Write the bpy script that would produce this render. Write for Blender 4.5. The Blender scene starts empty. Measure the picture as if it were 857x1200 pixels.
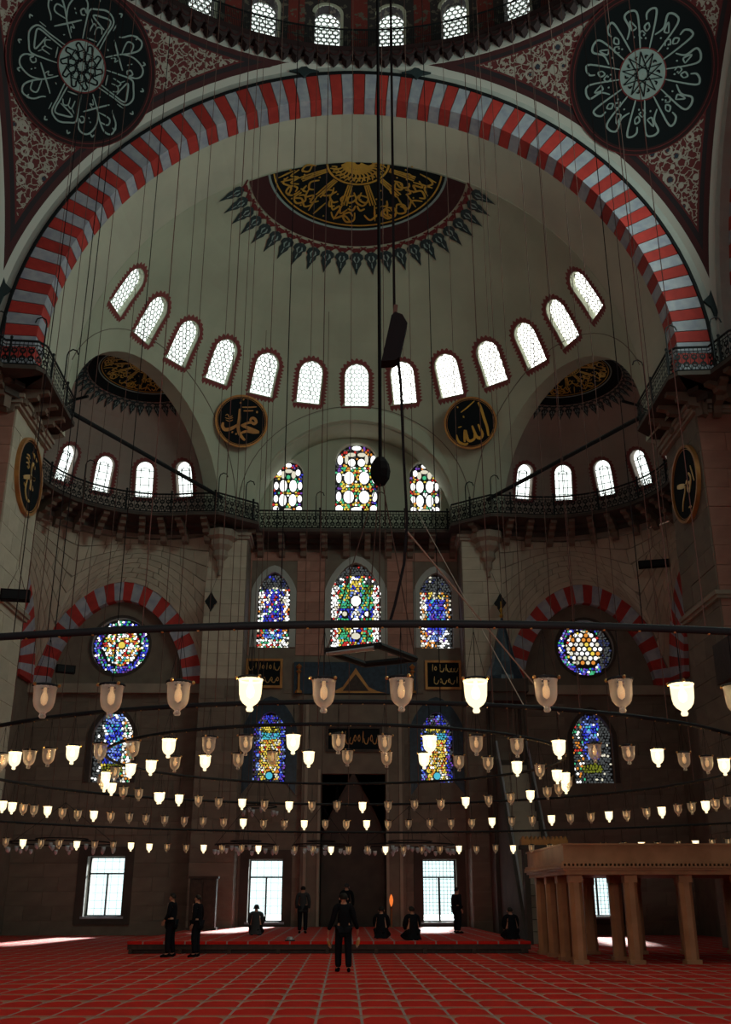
import bpy, bmesh, math, random
from mathutils import Vector, Matrix
random.seed(7)
PI = math.pi
C = bpy.context.scene.collection
sc = bpy.context.scene
R = math.radians

# ------------------------------------------------------------------ camera
cam_d = bpy.data.cameras.new('camera'); cam = bpy.data.objects.new('camera', cam_d); C.objects.link(cam)
cam_d.sensor_fit = 'VERTICAL'; cam_d.sensor_height = 24.0; cam_d.lens = 24.0*1190/1200
cam_d.clip_start = .1; cam_d.clip_end = 400
cam.location = (-.38, 0, 1.6); cam.rotation_euler = (R(90+20.8), 0, R(-1.1))
sc.camera = cam
# ------------------------------------------------------------------ view, world
sc.view_settings.view_transform = 'Standard'; sc.view_settings.look = 'None'
sc.view_settings.gamma = 1; sc.view_settings.exposure = 0.0
sc.cycles.use_denoising = True
sc.cycles.sample_clamp_indirect = 4.0
sc.cycles.max_bounces = 8; sc.cycles.diffuse_bounces = 4; sc.cycles.transparent_max_bounces = 12
W = bpy.data.worlds.new('world'); sc.world = W; W.use_nodes = True
bg = W.node_tree.nodes['Background']; bg.inputs[0].default_value = (.78, .93, .96, 1); bg.inputs[1].default_value = 1.7
# ------------------------------------------------------------------ lights
def light(name, kind, loc, energy, color=(1,1,1), rot=(0,0,0), size=None, size_y=None, angle=None):
    d = bpy.data.lights.new(name, kind); d.energy = energy; d.color = color
    if kind == 'AREA':
        d.shape = 'RECTANGLE'; d.size = size; d.size_y = size_y or size
    if angle is not None: d.angle = angle
    o = bpy.data.objects.new(name, d); C.objects.link(o); o.location = loc; o.rotation_euler = rot
    return o
# daylight of the high windows in the two side walls (outside the frame), of the dome drum and of the entrance side
light('daylight_right_windows', 'AREA', (14.0, 22, 25), 2300, (.82, 1.0, .88), (0, R(90), 0), 7, 15)
light('daylight_left_windows', 'AREA', (-14.0, 20, 26), 180, (.92, 1.0, .95), (0, R(-90), 0), 7, 15)
light('daylight_entrance_side', 'AREA', (0, -8.5, 11), 160, (1, .93, .82), (R(75), 0, 0), 14, 8)
light('daylight_dome_windows', 'AREA', (0, 14, 37.5), 120, (.9, 1, .95), (0, 0, 0), 14, 10)
light('daylight_entrance_doors', 'AREA', (0, -9, 7), 1750, (1, .95, .9), (R(38), 0, 0), 16, 5)
sun = light('sun', 'SUN', (0, 80, 40), 42, (1, .97, .95), (0, 0, 0), angle=R(5))
sun.rotation_euler = Vector((-.13, -1, -.30)).to_track_quat('-Z', 'Y').to_euler()

# ------------------------------------------------------------------ materials
def mat(name, col, rough=.75, metal=0, emit=None, estr=0, noise=None, bump=0, rnd=0, spec=.3, nscale=1.5):
    m = bpy.data.materials.new(name); m.use_nodes = True; nt = m.node_tree; n = nt.nodes; l = nt.links
    p = n['Principled BSDF']; p.inputs['Base Color'].default_value = (*col, 1); p.inputs['Roughness'].default_value = rough
    p.inputs['Metallic'].default_value = metal; p.inputs['Specular IOR Level'].default_value = spec
    if emit: p.inputs['Emission Color'].default_value = (*emit, 1); p.inputs['Emission Strength'].default_value = estr
    if noise or rnd:
        tc = n.new('ShaderNodeTexCoord'); no = n.new('ShaderNodeTexNoise'); no.inputs['Scale'].default_value = nscale
        no.inputs['Detail'].default_value = 6; l.new(tc.outputs['Object'], no.inputs['Vector'])
        mx = n.new('ShaderNodeMix'); mx.data_type = 'RGBA'; c2 = noise or col
        mx.inputs[6].default_value = (*col, 1); mx.inputs[7].default_value = (*c2, 1)
        cr = n.new('ShaderNodeMapRange'); cr.inputs[1].default_value = .35; cr.inputs[2].default_value = .65
        l.new(no.outputs['Fac'], cr.inputs[0]); l.new(cr.outputs[0], mx.inputs[0])
        out = mx.outputs[2]
        if rnd:
            oi = n.new('ShaderNodeObjectInfo'); hs = n.new('ShaderNodeHueSaturation')
            mr = n.new('ShaderNodeMapRange'); mr.inputs[3].default_value = 1-rnd; mr.inputs[4].default_value = 1+rnd
            l.new(oi.outputs['Random'], mr.inputs[0]); l.new(mr.outputs[0], hs.inputs['Value']); l.new(out, hs.inputs['Color']); out = hs.outputs[0]
        l.new(out, p.inputs['Base Color'])
        if bump:
            b = n.new('ShaderNodeBump'); b.inputs['Strength'].default_value = bump; b.inputs['Distance'].default_value = .02
            l.new(no.outputs['Fac'], b.inputs['Height']); l.new(b.outputs[0], p.inputs['Normal'])
    return m
def emis(name, col, s):
    m = bpy.data.materials.new(name); m.use_nodes = True; nt = m.node_tree
    nt.nodes.remove(nt.nodes['Principled BSDF']); e = nt.nodes.new('ShaderNodeEmission')
    e.inputs[0].default_value = (*col, 1); e.inputs[1].default_value = s
    nt.links.new(e.outputs[0], nt.nodes['Material Output'].inputs[0]); return m
M = {}
M['plaster'] = mat('plaster', (.44, .47, .36), .9, noise=(.37, .39, .30), bump=.1, nscale=.35)
M['plaster_band'] = mat('plaster_band', (.50, .50, .40), .9, noise=(.43, .43, .35), nscale=.5)
M['plaster_rose'] = mat('plaster_rose', (.36, .29, .25), .9, noise=(.30, .24, .21), nscale=.4)
M['white_band'] = mat('white_band', (.42, .44, .41), .85, noise=(.36, .38, .36))
M['red_stone'] = mat('red_stone', (.44, .040, .032), .7, noise=(.36, .032, .028), bump=.1, rnd=.12, nscale=3)
M['grey_marble'] = mat('grey_marble', (.40, .42, .46), .6, noise=(.28, .30, .38), bump=.05, rnd=.1, nscale=2.5)
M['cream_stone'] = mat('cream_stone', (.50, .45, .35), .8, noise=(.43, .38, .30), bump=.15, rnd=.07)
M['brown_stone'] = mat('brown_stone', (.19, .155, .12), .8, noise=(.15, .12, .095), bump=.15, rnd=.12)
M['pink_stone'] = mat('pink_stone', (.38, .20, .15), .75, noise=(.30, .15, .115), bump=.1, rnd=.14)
M['line_paint'] = mat('line_paint', (.16, .13, .11), .9)
M['joint'] = mat('joint', (.22, .19, .155), .95)
M['mould'] = mat('mould', (.32, .27, .21), .8, noise=(.26, .22, .175))
M['iron'] = mat('iron', (.010, .012, .014), .6, .0, spec=.15)
M['steel'] = mat('steel', (.35, .36, .38), .35, .9)
M['dark_stone'] = mat('dark_stone', (.07, .055, .045), .8, noise=(.05, .04, .035))
M['corbel'] = mat('corbel', (.17, .125, .095), .8, noise=(.12, .09, .07))
M['gold'] = mat('gold', (.65, .38, .06), .4, .5, noise=(.5, .28, .05))
M['gold_frame'] = mat('gold_frame', (.50, .24, .07), .45, .4, noise=(.35, .15, .05))
M['pale_script'] = mat('pale_script', (.26, .34, .33), .8)
M['medallion'] = mat('medallion', (.010, .013, .015), .85, spec=.05)
M['black_red'] = mat('black_red', (.030, .016, .017), .8, spec=.1)
M['dark_red'] = mat('dark_red', (.13, .02, .022), .8)
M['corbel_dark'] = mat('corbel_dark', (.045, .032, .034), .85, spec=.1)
M['dark_red_dim'] = mat('dark_red_dim', (.05, .012, .014), .8)
M['gold_dim'] = mat('gold_dim', (.20, .10, .02), .5, .3)
M['frill'] = mat('frill', (.22, .055, .055), .85)
M['leaf'] = mat('leaf', (.025, .04, .045), .8)
M['tile_blue'] = mat('tile_blue', (.03, .055, .085), .3, noise=(.02, .035, .05), nscale=5)
M['wood'] = mat('wood', (.05, .03, .02), .5, noise=(.03, .018, .012), nscale=6)
M['kiosk'] = mat('kiosk', (.40, .21, .11), .5, noise=(.30, .15, .075), nscale=2, bump=.05)
M['cloth'] = mat('cloth', (.008, .009, .012), .95, spec=.05)
M['cloth_grey'] = mat('cloth_grey', (.03, .032, .035), .9)
M['trouser'] = mat('trouser', (.010, .011, .015), .95, spec=.05)
M['skin'] = mat('skin', (.42, .20, .13), .6)
M['hair'] = mat('hair', (.01, .008, .007), .8)
M['shirt'] = mat('shirt', (.35, .25, .20), .8)
M['lattice'] = mat('lattice', (.55, .58, .55), .8)
M['lead'] = mat('lead', (.02, .02, .022), .7)
M['cord'] = mat('cord', (.10, .055, .045), .8, spec=.1)
M['cord_dark'] = mat('cord_dark', (.010, .009, .010), .8, spec=.05)
M['cord_pale'] = mat('cord_pale', (.35, .30, .24), .7)
M['brass'] = mat('brass', (.55, .33, .12), .3, .9)
M['pane_day'] = emis('pane_day', (.90, 1.0, .95), 2.2)
M['pane_warm'] = emis('pane_warm', (1.0, .99, .92), 4.5)
M['lamp_bulb'] = emis('lamp_bulb', (1.0, .72, .40), 3.0)
M['amber'] = emis('amber', (1.0, .22, .04), .9)
M['court'] = mat('court', (.55, .60, .58), .9)
for nm, c_, s_ in (('white',(1,1,.97),1.6),('red',(.75,.05,.04),.8),('green',(.08,.62,.28),.8),('blue',(.05,.07,.75),.8),('cyan',(.10,.62,.80),.8),
                   ('yellow',(.95,.72,.10),.9),('orange',(.9,.32,.05),.8),('violet',(.25,.10,.60),.7),('sky',(.25,.40,1.0),.8),('ivory',(.85,.80,.62),.9),
                   ('dim',(.25,.27,.27),.25),('dimblue',(.10,.12,.30),.3),('olive',(.45,.50,.05),.35)):
    M['g_'+nm] = emis('glass_'+nm, c_, s_)
def lit_mat():      # frosted cup around a burning bulb: glows and lets the bulb's light through
    m = bpy.data.materials.new('lamp_lit'); m.use_nodes = True; nt = m.node_tree; n = nt.nodes; l = nt.links; n.remove(n['Principled BSDF'])
    t = n.new('ShaderNodeBsdfTransparent'); t.inputs[0].default_value = (.8, .75, .65, 1)
    e = n.new('ShaderNodeEmission'); e.inputs[0].default_value = (1, .84, .50, 1); e.inputs[1].default_value = 1.0
    a = n.new('ShaderNodeAddShader'); l.new(t.outputs[0], a.inputs[0]); l.new(e.outputs[0], a.inputs[1]); l.new(a.outputs[0], n['Material Output'].inputs[0]); return m
M['lamp_lit'] = lit_mat()
def glass_mat():
    m = bpy.data.materials.new('lamp_glass'); m.use_nodes = True; nt = m.node_tree; n = nt.nodes; l = nt.links
    p = n['Principled BSDF']; p.inputs['Base Color'].default_value = (1, .96, .86, 1); p.inputs['Roughness'].default_value = .12
    p.inputs['Specular IOR Level'].default_value = .8
    t = n.new('ShaderNodeBsdfTransparent'); t.inputs[0].default_value = (1, .95, .85, 1)
    tl = n.new('ShaderNodeBsdfTranslucent'); tl.inputs[0].default_value = (1, .95, .8, 1)
    ad = n.new('ShaderNodeMixShader'); ad.inputs[0].default_value = .5; l.new(p.outputs[0], ad.inputs[1]); l.new(tl.outputs[0], ad.inputs[2])
    lw = n.new('ShaderNodeLayerWeight'); lw.inputs[0].default_value = .45
    mr = n.new('ShaderNodeMapRange'); mr.inputs[3].default_value = .22; mr.inputs[4].default_value = .97; l.new(lw.outputs['Facing'], mr.inputs[0])
    mx = n.new('ShaderNodeMixShader'); l.new(mr.outputs[0], mx.inputs[0]); l.new(t.outputs[0], mx.inputs[1]); l.new(ad.outputs[0], mx.inputs[2])
    l.new(mx.outputs[0], n['Material Output'].inputs[0]); return m
M['lamp_glass'] = glass_mat()
def pane_mat():
    m = bpy.data.materials.new('clear_pane'); m.use_nodes = True; nt = m.node_tree; n = nt.nodes; l = nt.links
    p = n['Principled BSDF']; p.inputs['Base Color'].default_value = (.7, .9, .9, 1); p.inputs['Roughness'].default_value = .1
    t = n.new('ShaderNodeBsdfTransparent'); t.inputs[0].default_value = (.95, 1, .99, 1)
    mx = n.new('ShaderNodeMixShader'); mx.inputs[0].default_value = .08; l.new(t.outputs[0], mx.inputs[1]); l.new(p.outputs[0], mx.inputs[2])
    l.new(mx.outputs[0], n['Material Output'].inputs[0]); return m
M['clear'] = pane_mat()

class NG:   # tiny helper for maths on node sockets
    def __init__(s, nt): s.nt = nt
    def m(s, op, a, b=None, c=None):
        nd = s.nt.nodes.new('ShaderNodeMath'); nd.operation = op
        for i, v in enumerate((a, b, c)):
            if v is None: continue
            if isinstance(v, (int, float)): nd.inputs[i].default_value = v
            else: s.nt.links.new(v, nd.inputs[i])
        return nd.outputs[0]
    def mix(s, f, a, b):
        nd = s.nt.nodes.new('ShaderNodeMix'); nd.data_type = 'RGBA'
        s.nt.links.new(f, nd.inputs[0]) if not isinstance(f, (int, float)) else setattr(nd.inputs[0], 'default_value', f)
        for i, v in ((6, a), (7, b)):
            if isinstance(v, tuple): nd.inputs[i].default_value = (*v, 1)
            else: s.nt.links.new(v, nd.inputs[i])
        return nd.outputs[2]
def carpet_mat():
    m = bpy.data.materials.new('carpet'); m.use_nodes = True; nt = m.node_tree; g = NG(nt); n = nt.nodes; l = nt.links
    tc = n.new('ShaderNodeTexCoord'); sp = n.new('ShaderNodeSeparateXYZ'); l.new(tc.outputs['Object'], sp.inputs[0])
    u = g.m('FRACT', g.m('ADD', g.m('DIVIDE', sp.outputs[0], .64), 100.2)); v = g.m('FRACT', g.m('DIVIDE', g.m('ADD', sp.outputs[1], 100.06), 1.2))
    du = g.m('ABSOLUTE', g.m('SUBTRACT', u, .5))            # 0 centre .. .5 edge
    # rounded prayer niche: half width shrinks towards the top of each cell
    top = g.m('MAXIMUM', g.m('SUBTRACT', v, .55), 0.0)
    lim = g.m('SUBTRACT', .465, g.m('MULTIPLY', g.m('POWER', g.m('DIVIDE', top, .38), 2.4), .24))
    inx = g.m('LESS_THAN', du, lim)
    iny = g.m('MULTIPLY', g.m('GREATER_THAN', v, .10), g.m('LESS_THAN', v, .90))
    inside = g.m('MULTIPLY', inx, iny)
    # joints between the columns, a cooler strip
    joint = g.m('MULTIPLY', g.m('GREATER_THAN', du, .474), 1.0)
    row = g.m('LESS_THAN', v, .035)
    no = n.new('ShaderNodeTexNoise'); no.inputs['Scale'].default_value = 14; l.new(tc.outputs['Object'], no.inputs['Vector'])
    no2 = n.new('ShaderNodeTexNoise'); no2.inputs['Scale'].default_value = .5; l.new(tc.outputs['Object'], no2.inputs['Vector'])
    red = g.mix(no.outputs['Fac'], (.60, .018, .010), (.44, .012, .010))
    red = g.mix(g.m('MULTIPLY', no2.outputs['Fac'], .5), red, (.50, .03, .02))
    tan = g.mix(no.outputs['Fac'], (.40, .20, .14), (.32, .15, .11))
    c = g.mix(inside, tan, red)
    c = g.mix(joint, c, (.30, .24, .24))
    c = g.mix(row, c, (.17, .02, .015))
    p = n['Principled BSDF']; l.new(c, p.inputs['Base Color']); p.inputs['Roughness'].default_value = .95; p.inputs['Specular IOR Level'].default_value = .1
    b = n.new('ShaderNodeBump'); b.inputs['Strength'].default_value = .3; b.inputs['Distance'].default_value = .01; l.new(no.outputs['Fac'], b.inputs['Height']); l.new(b.outputs[0], p.inputs['Normal'])
    return m
M['carpet'] = carpet_mat()
def floral_mat():      # painted arabesque of the corner vaults, ruled by a coloured border
    m = bpy.data.materials.new('painted_vault'); m.use_nodes = True; nt = m.node_tree; g = NG(nt); n = nt.nodes; l = nt.links
    tc = n.new('ShaderNodeTexCoord'); sp = n.new('ShaderNodeSeparateXYZ'); l.new(tc.outputs['Object'], sp.inputs[0])
    x, y, z = sp.outputs; zz = g.m('SUBTRACT', z, 21.0); yy = g.m('SUBTRACT', y, 20.0)
    rf = g.m('SQRT', g.m('ADD', g.m('POWER', x, 2), g.m('POWER', zz, 2)))
    ax = g.m('ABSOLUTE', yy); rs = g.m('SQRT', g.m('ADD', g.m('POWER', ax, 2), g.m('POWER', zz, 2)))
    # distance to the nearest edge, roughly metres
    d = g.m('MINIMUM', g.m('MINIMUM', g.m('SUBTRACT', rf, 14.0), g.m('SUBTRACT', rs, 14.0)), g.m('MULTIPLY', g.m('SUBTRACT', 35.05, z), 1.25))
    vo = n.new('ShaderNodeTexVoronoi'); vo.feature = 'F1'; vo.inputs['Scale'].default_value = 1.5; l.new(tc.outputs['Object'], vo.inputs['Vector'])
    vd = vo.outputs['Distance']
    v2 = n.new('ShaderNodeTexVoronoi'); v2.feature = 'DISTANCE_TO_EDGE'; v2.inputs['Scale'].default_value = 3.6
    ns = n.new('ShaderNodeTexNoise'); ns.inputs['Scale'].default_value = 3.2; l.new(tc.outputs['Object'], ns.inputs['Vector'])
    va = n.new('ShaderNodeVectorMath'); va.operation = 'MULTIPLY_ADD'; va.inputs[1].default_value = (.5, .5, .5); l.new(ns.outputs['Color'], va.inputs[0]); l.new(tc.outputs['Object'], va.inputs[2]); l.new(va.outputs[0], v2.inputs['Vector'])
    line = g.m('LESS_THAN', v2.outputs['Distance'], .085)
    ring = g.m('MULTIPLY', g.m('GREATER_THAN', vd, .22), g.m('LESS_THAN', vd, .33))
    eye = g.m('LESS_THAN', vd, .16)
    c = g.mix(line, (.10, .014, .016), (.30, .28, .24))
    c = g.mix(ring, c, (.34, .32, .28))
    c = g.mix(eye, c, (.02, .03, .05))
    b1 = g.m('LESS_THAN', d, .54); b2 = g.m('LESS_THAN', d, .49); b3 = g.m('LESS_THAN', d, .36); b4 = g.m('LESS_THAN', d, .20)
    c = g.mix(b1, c, (.10, .012, .014)); c = g.mix(b2, c, (.015, .010, .014)); c = g.mix(b3, c, (.05, .009, .011)); c = g.mix(b4, c, (.50, .50, .46))
    p = n['Principled BSDF']; l.new(c, p.inputs['Base Color']); p.inputs['Roughness'].default_value = .85
    return m
M['painted_vault'] = floral_mat()
def drum_mat():
    m = bpy.data.materials.new('painted_drum'); m.use_nodes = True; nt = m.node_tree; g = NG(nt); n = nt.nodes; l = nt.links
    tc = n.new('ShaderNodeTexCoord'); sp = n.new('ShaderNodeSeparateXYZ'); l.new(tc.outputs['Object'], sp.inputs[0])
    a = g.m('ARCTAN2', g.m('SUBTRACT', sp.outputs[1], 20.0), sp.outputs[0])
    f = g.m('FRACT', g.m('ADD', g.m('MULTIPLY', a, 32/(2*PI)), .0)); d = g.m('ABSOLUTE', g.m('SUBTRACT', f, .0))
    e = g.m('MINIMUM', f, g.m('SUBTRACT', 1.0, f))
    c = g.mix(g.m('LESS_THAN', e, .13), (.03, .022, .025), (.17, .022, .018))
    no = n.new('ShaderNodeTexNoise'); no.inputs['Scale'].default_value = 4; l.new(tc.outputs['Object'], no.inputs['Vector'])
    c = g.mix(g.m('GREATER_THAN', no.outputs['Fac'], .58), c, (.12, .10, .08))
    p = n['Principled BSDF']; l.new(c, p.inputs['Base Color']); p.inputs['Roughness'].default_value = .85
    return m
M['painted_drum'] = drum_mat()

# ------------------------------------------------------------------ mesh builder
class MB:
    def __init__(s): s.v = []; s.f = []; s.mi = []; s.cur = 0; s.T = None
    def add(s, vs, fs, mi=None):
        b = len(s.v)
        if s.T is not None: vs = [tuple(s.T @ Vector(p)) for p in vs]
        s.v += [tuple(p) for p in vs]; s.f += [tuple(b+i for i in f) for f in fs]; s.mi += [s.cur if mi is None else mi]*len(fs)
    def box(s, x0, x1, y0, y1, z0, z1, mi=None):
        s.add([(x0,y0,z0),(x1,y0,z0),(x1,y1,z0),(x0,y1,z0),(x0,y0,z1),(x1,y0,z1),(x1,y1,z1),(x0,y1,z1)],
              [(0,3,2,1),(4,5,6,7),(0,1,5,4),(1,2,6,5),(2,3,7,6),(3,0,4,7)], mi)
    def prism(s, poly, a, b, axis='y', mi=None):       # poly in the plane across axis, extruded a..b
        n = len(poly)
        def P(u, v, w): return {'y': (u, w, v), 'x': (w, u, v), 'z': (u, v, w)}[axis]
        s.add([P(u, v, a) for u, v in poly]+[P(u, v, b) for u, v in poly],
              [tuple(range(n)), tuple(range(2*n-1, n-1, -1))]+[(i, i+n, (i+1) % n+n, (i+1) % n) for i in range(n)], mi)
    def ring(s, outer, inner, a, b, axis='y', closed=True, mi=None):   # flat band between two outlines, extruded
        n = len(outer)
        def P(u, v, w): return {'y': (u, w, v), 'x': (w, u, v), 'z': (u, v, w)}[axis]
        vs = [P(*p, a) for p in outer]+[P(*p, a) for p in inner]+[P(*p, b) for p in outer]+[P(*p, b) for p in inner]
        fs = []
        for i in range(n if closed else n-1):
            j = (i+1) % n
            fs += [(i, j, n+j, n+i), (2*n+i, 3*n+i, 3*n+j, 2*n+j), (i, 2*n+i, 2*n+j, j), (n+i, n+j, 3*n+j, 3*n+i)]
        if not closed:
            fs += [(0, n, 3*n, 2*n), (n-1, 3*n-1, 4*n-1, 2*n-1)]
        s.add(vs, fs, mi)
    def tube(s, pts, r, n=6, closed=False, mi=None):
        pts = [Vector(p) for p in pts]; k = len(pts); vs = []; fs = []
        rr = r if isinstance(r, (list, tuple)) else [r]*k
        up = None
        for i, p in enumerate(pts):
            a = pts[(i-1) % k] if (closed or i > 0) else p; b = pts[(i+1) % k] if (closed or i < k-1) else p
            t = (b-a).normalized()
            if up is None: up = Vector((0, 0, 1)) if abs(t.z) < .9 else Vector((1, 0, 0))
            x = t.cross(up)
            if x.length < 1e-4: x = t.orthogonal()
            x.normalize(); y = x.cross(t).normalized(); up = y
            vs += [p+(x*math.cos(2*PI*j/n)+y*math.sin(2*PI*j/n))*rr[i] for j in range(n)]
        for i in range(k if closed else k-1):
            i2 = (i+1) % k
            fs += [(i*n+j, i*n+(j+1) % n, i2*n+(j+1) % n, i2*n+j) for j in range(n)]
        if not closed: fs += [tuple(range(n-1, -1, -1)), tuple((k-1)*n+j for j in range(n))]
        s.add(vs, fs, mi)
    def lathe(s, prof, c=(0,0,0), n=16, mi=None, sx=1):
        vs = []; fs = []; k = len(prof)
        for r, z in prof: vs += [(c[0]+r*math.cos(2*PI*j/n)*sx, c[1]+r*math.sin(2*PI*j/n), c[2]+z) for j in range(n)]
        for i in range(k-1): fs += [(i*n+j, i*n+(j+1) % n, (i+1)*n+(j+1) % n, (i+1)*n+j) for j in range(n)]
        s.add(vs, fs, mi)
    def ball(s, c, r, n=8, mi=None, sz=1):
        s.lathe([(max(r*math.sin(PI*i/6), 1e-4), -r*sz*math.cos(PI*i/6)) for i in range(7)], c, n, mi)
    def grid(s, rows, mi=None, flip=False):
        k = len(rows[0]); vs = [p for r_ in rows for p in r_]
        fs = [(i*k+j, i*k+j+1, (i+1)*k+j+1, (i+1)*k+j) for i in range(len(rows)-1) for j in range(k-1)]
        if flip: fs = [f[::-1] for f in fs]
        s.add(vs, fs, mi)
    def mesh(s, name, mats, smooth=False):
        me = bpy.data.meshes.new(name); me.from_pydata(s.v, [], s.f)
        for m_ in (mats if isinstance(mats, (list, tuple)) else [mats]): me.materials.append(m_)
        for p, i in zip(me.polygons, s.mi): p.material_index = i; p.use_smooth = smooth
        me.update(); return me
    def build(s, name, mats, parent=None, smooth=False, fix=False):
        me = s.mesh(name, mats, smooth)
        if fix:
            bm = bmesh.new(); bm.from_mesh(me); bmesh.ops.remove_doubles(bm, verts=bm.verts, dist=1e-4); bmesh.ops.recalc_face_normals(bm, faces=bm.faces); bm.to_mesh(me); bm.free()
        return link(name, me, parent)
def link(name, me, parent=None):
    o = bpy.data.objects.new(name, me); C.objects.link(o)
    if parent: o.parent = parent
    return o
def tag(o, label=None, cat=None, group=None, kind=None):
    if label: o['label'] = label
    if cat: o['category'] = cat
    if group: o['group'] = group
    if kind: o['kind'] = kind
    return o
def empty(name, loc=(0,0,0), rz=0, mw=None):
    o = bpy.data.objects.new(name, None); C.objects.link(o); o.location = loc; o.rotation_euler = (0, 0, rz); o.empty_display_size = .2
    if mw is not None: o.matrix_world = mw
    return o
def copy_tree(o, parent=None, mw=None):
    kids = list(o.children); c = o.copy(); C.objects.link(c); c.parent = parent
    if mw is not None: c.matrix_world = mw
    for k in kids: copy_tree(k, c)
    return c
def frame(o, right, out, up):
    return Matrix((( right[0], out[0], up[0], o[0]), (right[1], out[1], up[1], o[1]), (right[2], out[2], up[2], o[2]), (0, 0, 0, 1)))
def cut(o, cmb):
    bm = bmesh.new(); bm.from_mesh(o.data); bmesh.ops.remove_doubles(bm, verts=bm.verts, dist=1e-4); bmesh.ops.recalc_face_normals(bm, faces=bm.faces); bm.to_mesh(o.data); bm.free()
    co = cmb.build('cutter', [M['plaster']], fix=True)
    md = o.modifiers.new('b', 'BOOLEAN'); md.object = co; md.operation = 'DIFFERENCE'; md.solver = 'EXACT'
    bpy.context.view_layer.update()
    dg = bpy.context.evaluated_depsgraph_get()
    me = bpy.data.meshes.new_from_object(o.evaluated_get(dg)); o.modifiers.clear(); o.data = me
    cm = co.data; bpy.data.objects.remove(co); bpy.data.meshes.remove(cm)
def arch(w, h, n=12, pt=0.0, z0=0.0, rise=None):
    """outline (x,z) counter-clockwise from bottom-left; w half width, h total height, pt = pointedness"""
    rise = rise or w*(1+pt); zs = h-rise; pts = [(-w, z0), (w, z0)]
    for i in range(n+1):
        t = PI*i/n; x = w*math.cos(t)
        z = math.sin(t)
        if pt: z = (1-abs(math.cos(t))**(1.7))**.75
        pts.append((x, z0+zs+rise*z))
    # drop duplicates
    out = []
    for p in pts:
        if not out or math.hypot(p[0]-out[-1][0], p[1]-out[-1][1]) > 1e-4: out.append(p)
    if math.hypot(out[0][0]-out[-1][0], out[0][1]-out[-1][1]) < 1e-4: out.pop()
    return out
def in_arch(x, z, w, h):
    if z < 0 or abs(x) > w: return False
    zs = h-w
    return z <= zs or x*x+(z-zs)**2 <= w*w
def spline(pts, n=6):
    out = []; P = [pts[0]]+list(pts)+[pts[-1]]
    for i in range(1, len(P)-2):
        a, b, c, d = P[i-1], P[i], P[i+1], P[i+2]
        for k in range(n):
            t = k/n
            out.append(tuple(.5*((2*b[j])+(-a[j]+c[j])*t+(2*a[j]-5*b[j]+4*c[j]-d[j])*t*t+(-a[j]+3*b[j]-3*c[j]+d[j])*t**3) for j in range(2)))
    out.append(tuple(pts[-1])); return out
def ribbon(mb, pts, w, mp, h0=.0, h1=.03, smooth=True, taper=True, mi=None):
    """pen stroke: pts in 2D, width w, laid on a surface by mp(u,v,height)"""
    q = spline(pts, 5) if smooth and len(pts) > 2 else list(pts)
    if len(q) == 2: q = [q[0], ((q[0][0]+q[1][0])/2, (q[0][1]+q[1][1])/2), q[1]]
    L = []; Rr = []
    for i, p in enumerate(q):
        a = q[max(i-1, 0)]; b = q[min(i+1, len(q)-1)]; dx, dy = b[0]-a[0], b[1]-a[1]; d = math.hypot(dx, dy) or 1
        nx, ny = -dy/d, dx/d; t = i/(len(q)-1)
        ww = w*.5*((.45+.55*math.sin(PI*min(max(t*1.0, 0), 1))**.5) if taper else 1)
        L.append((p[0]+nx*ww, p[1]+ny*ww)); Rr.append((p[0]-nx*ww, p[1]-ny*ww))
    rows = [[mp(*p, h0) for p in L], [mp(*p, h1) for p in L], [mp(*p, h1) for p in Rr], [mp(*p, h0) for p in Rr]]
    mb.grid(rows, mi)

# ------------------------------------------------------------------ shared dimensions
S = Vector((0, 37.65, 21)); SR = 12.0            # big half dome
def E_c(s): return Vector((10.1*s, 43.5, 19.8))  # small corner half domes
ER = 5.9
PC = Vector((0, 20, 21)); PR = 19.8              # corner vaults of the main dome
def on_sphere(c, r, az, el): return Vector((c[0]+r*math.cos(el)*math.cos(az), c[1]+r*math.cos(el)*math.sin(az), c[2]+r*math.sin(el)))
def sphere_frame(c, r, az, el):
    p = on_sphere(c, r, az, el); out = (p-Vector(c)).normalized(); right = Vector((math.sin(az), -math.cos(az), 0)); up = right.cross(out)
    if up.z < 0: up = -up
    return frame(p, right, out, up)

# ================================================================== SETTING: floor and shell
def struct(o, label, cat, group=None): return tag(o, label, cat, group, 'structure')
mb = MB(); mb.box(-17, 17, -10, 50.9, -.3, 0); struct(mb.build('floor', M['carpet']), 'red carpet woven with rows of prayer niches over the whole hall', 'carpet')
mb = MB(); mb.box(-60, 60, 52.1, 130, -.6, -.3); struct(mb.build('ground_outside', M['court']), 'pale courtyard ground outside behind the far windows', 'ground')

# windows of the far walls -> plan: (x, z0, half width, height)
LOW = [(-4.1, .55, .80, 2.75), (4.1, .55, .80, 2.75)]
LOWE = [(-11.45, .8, .86, 2.6), (11.45, .8, .86, 2.6)]
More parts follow.
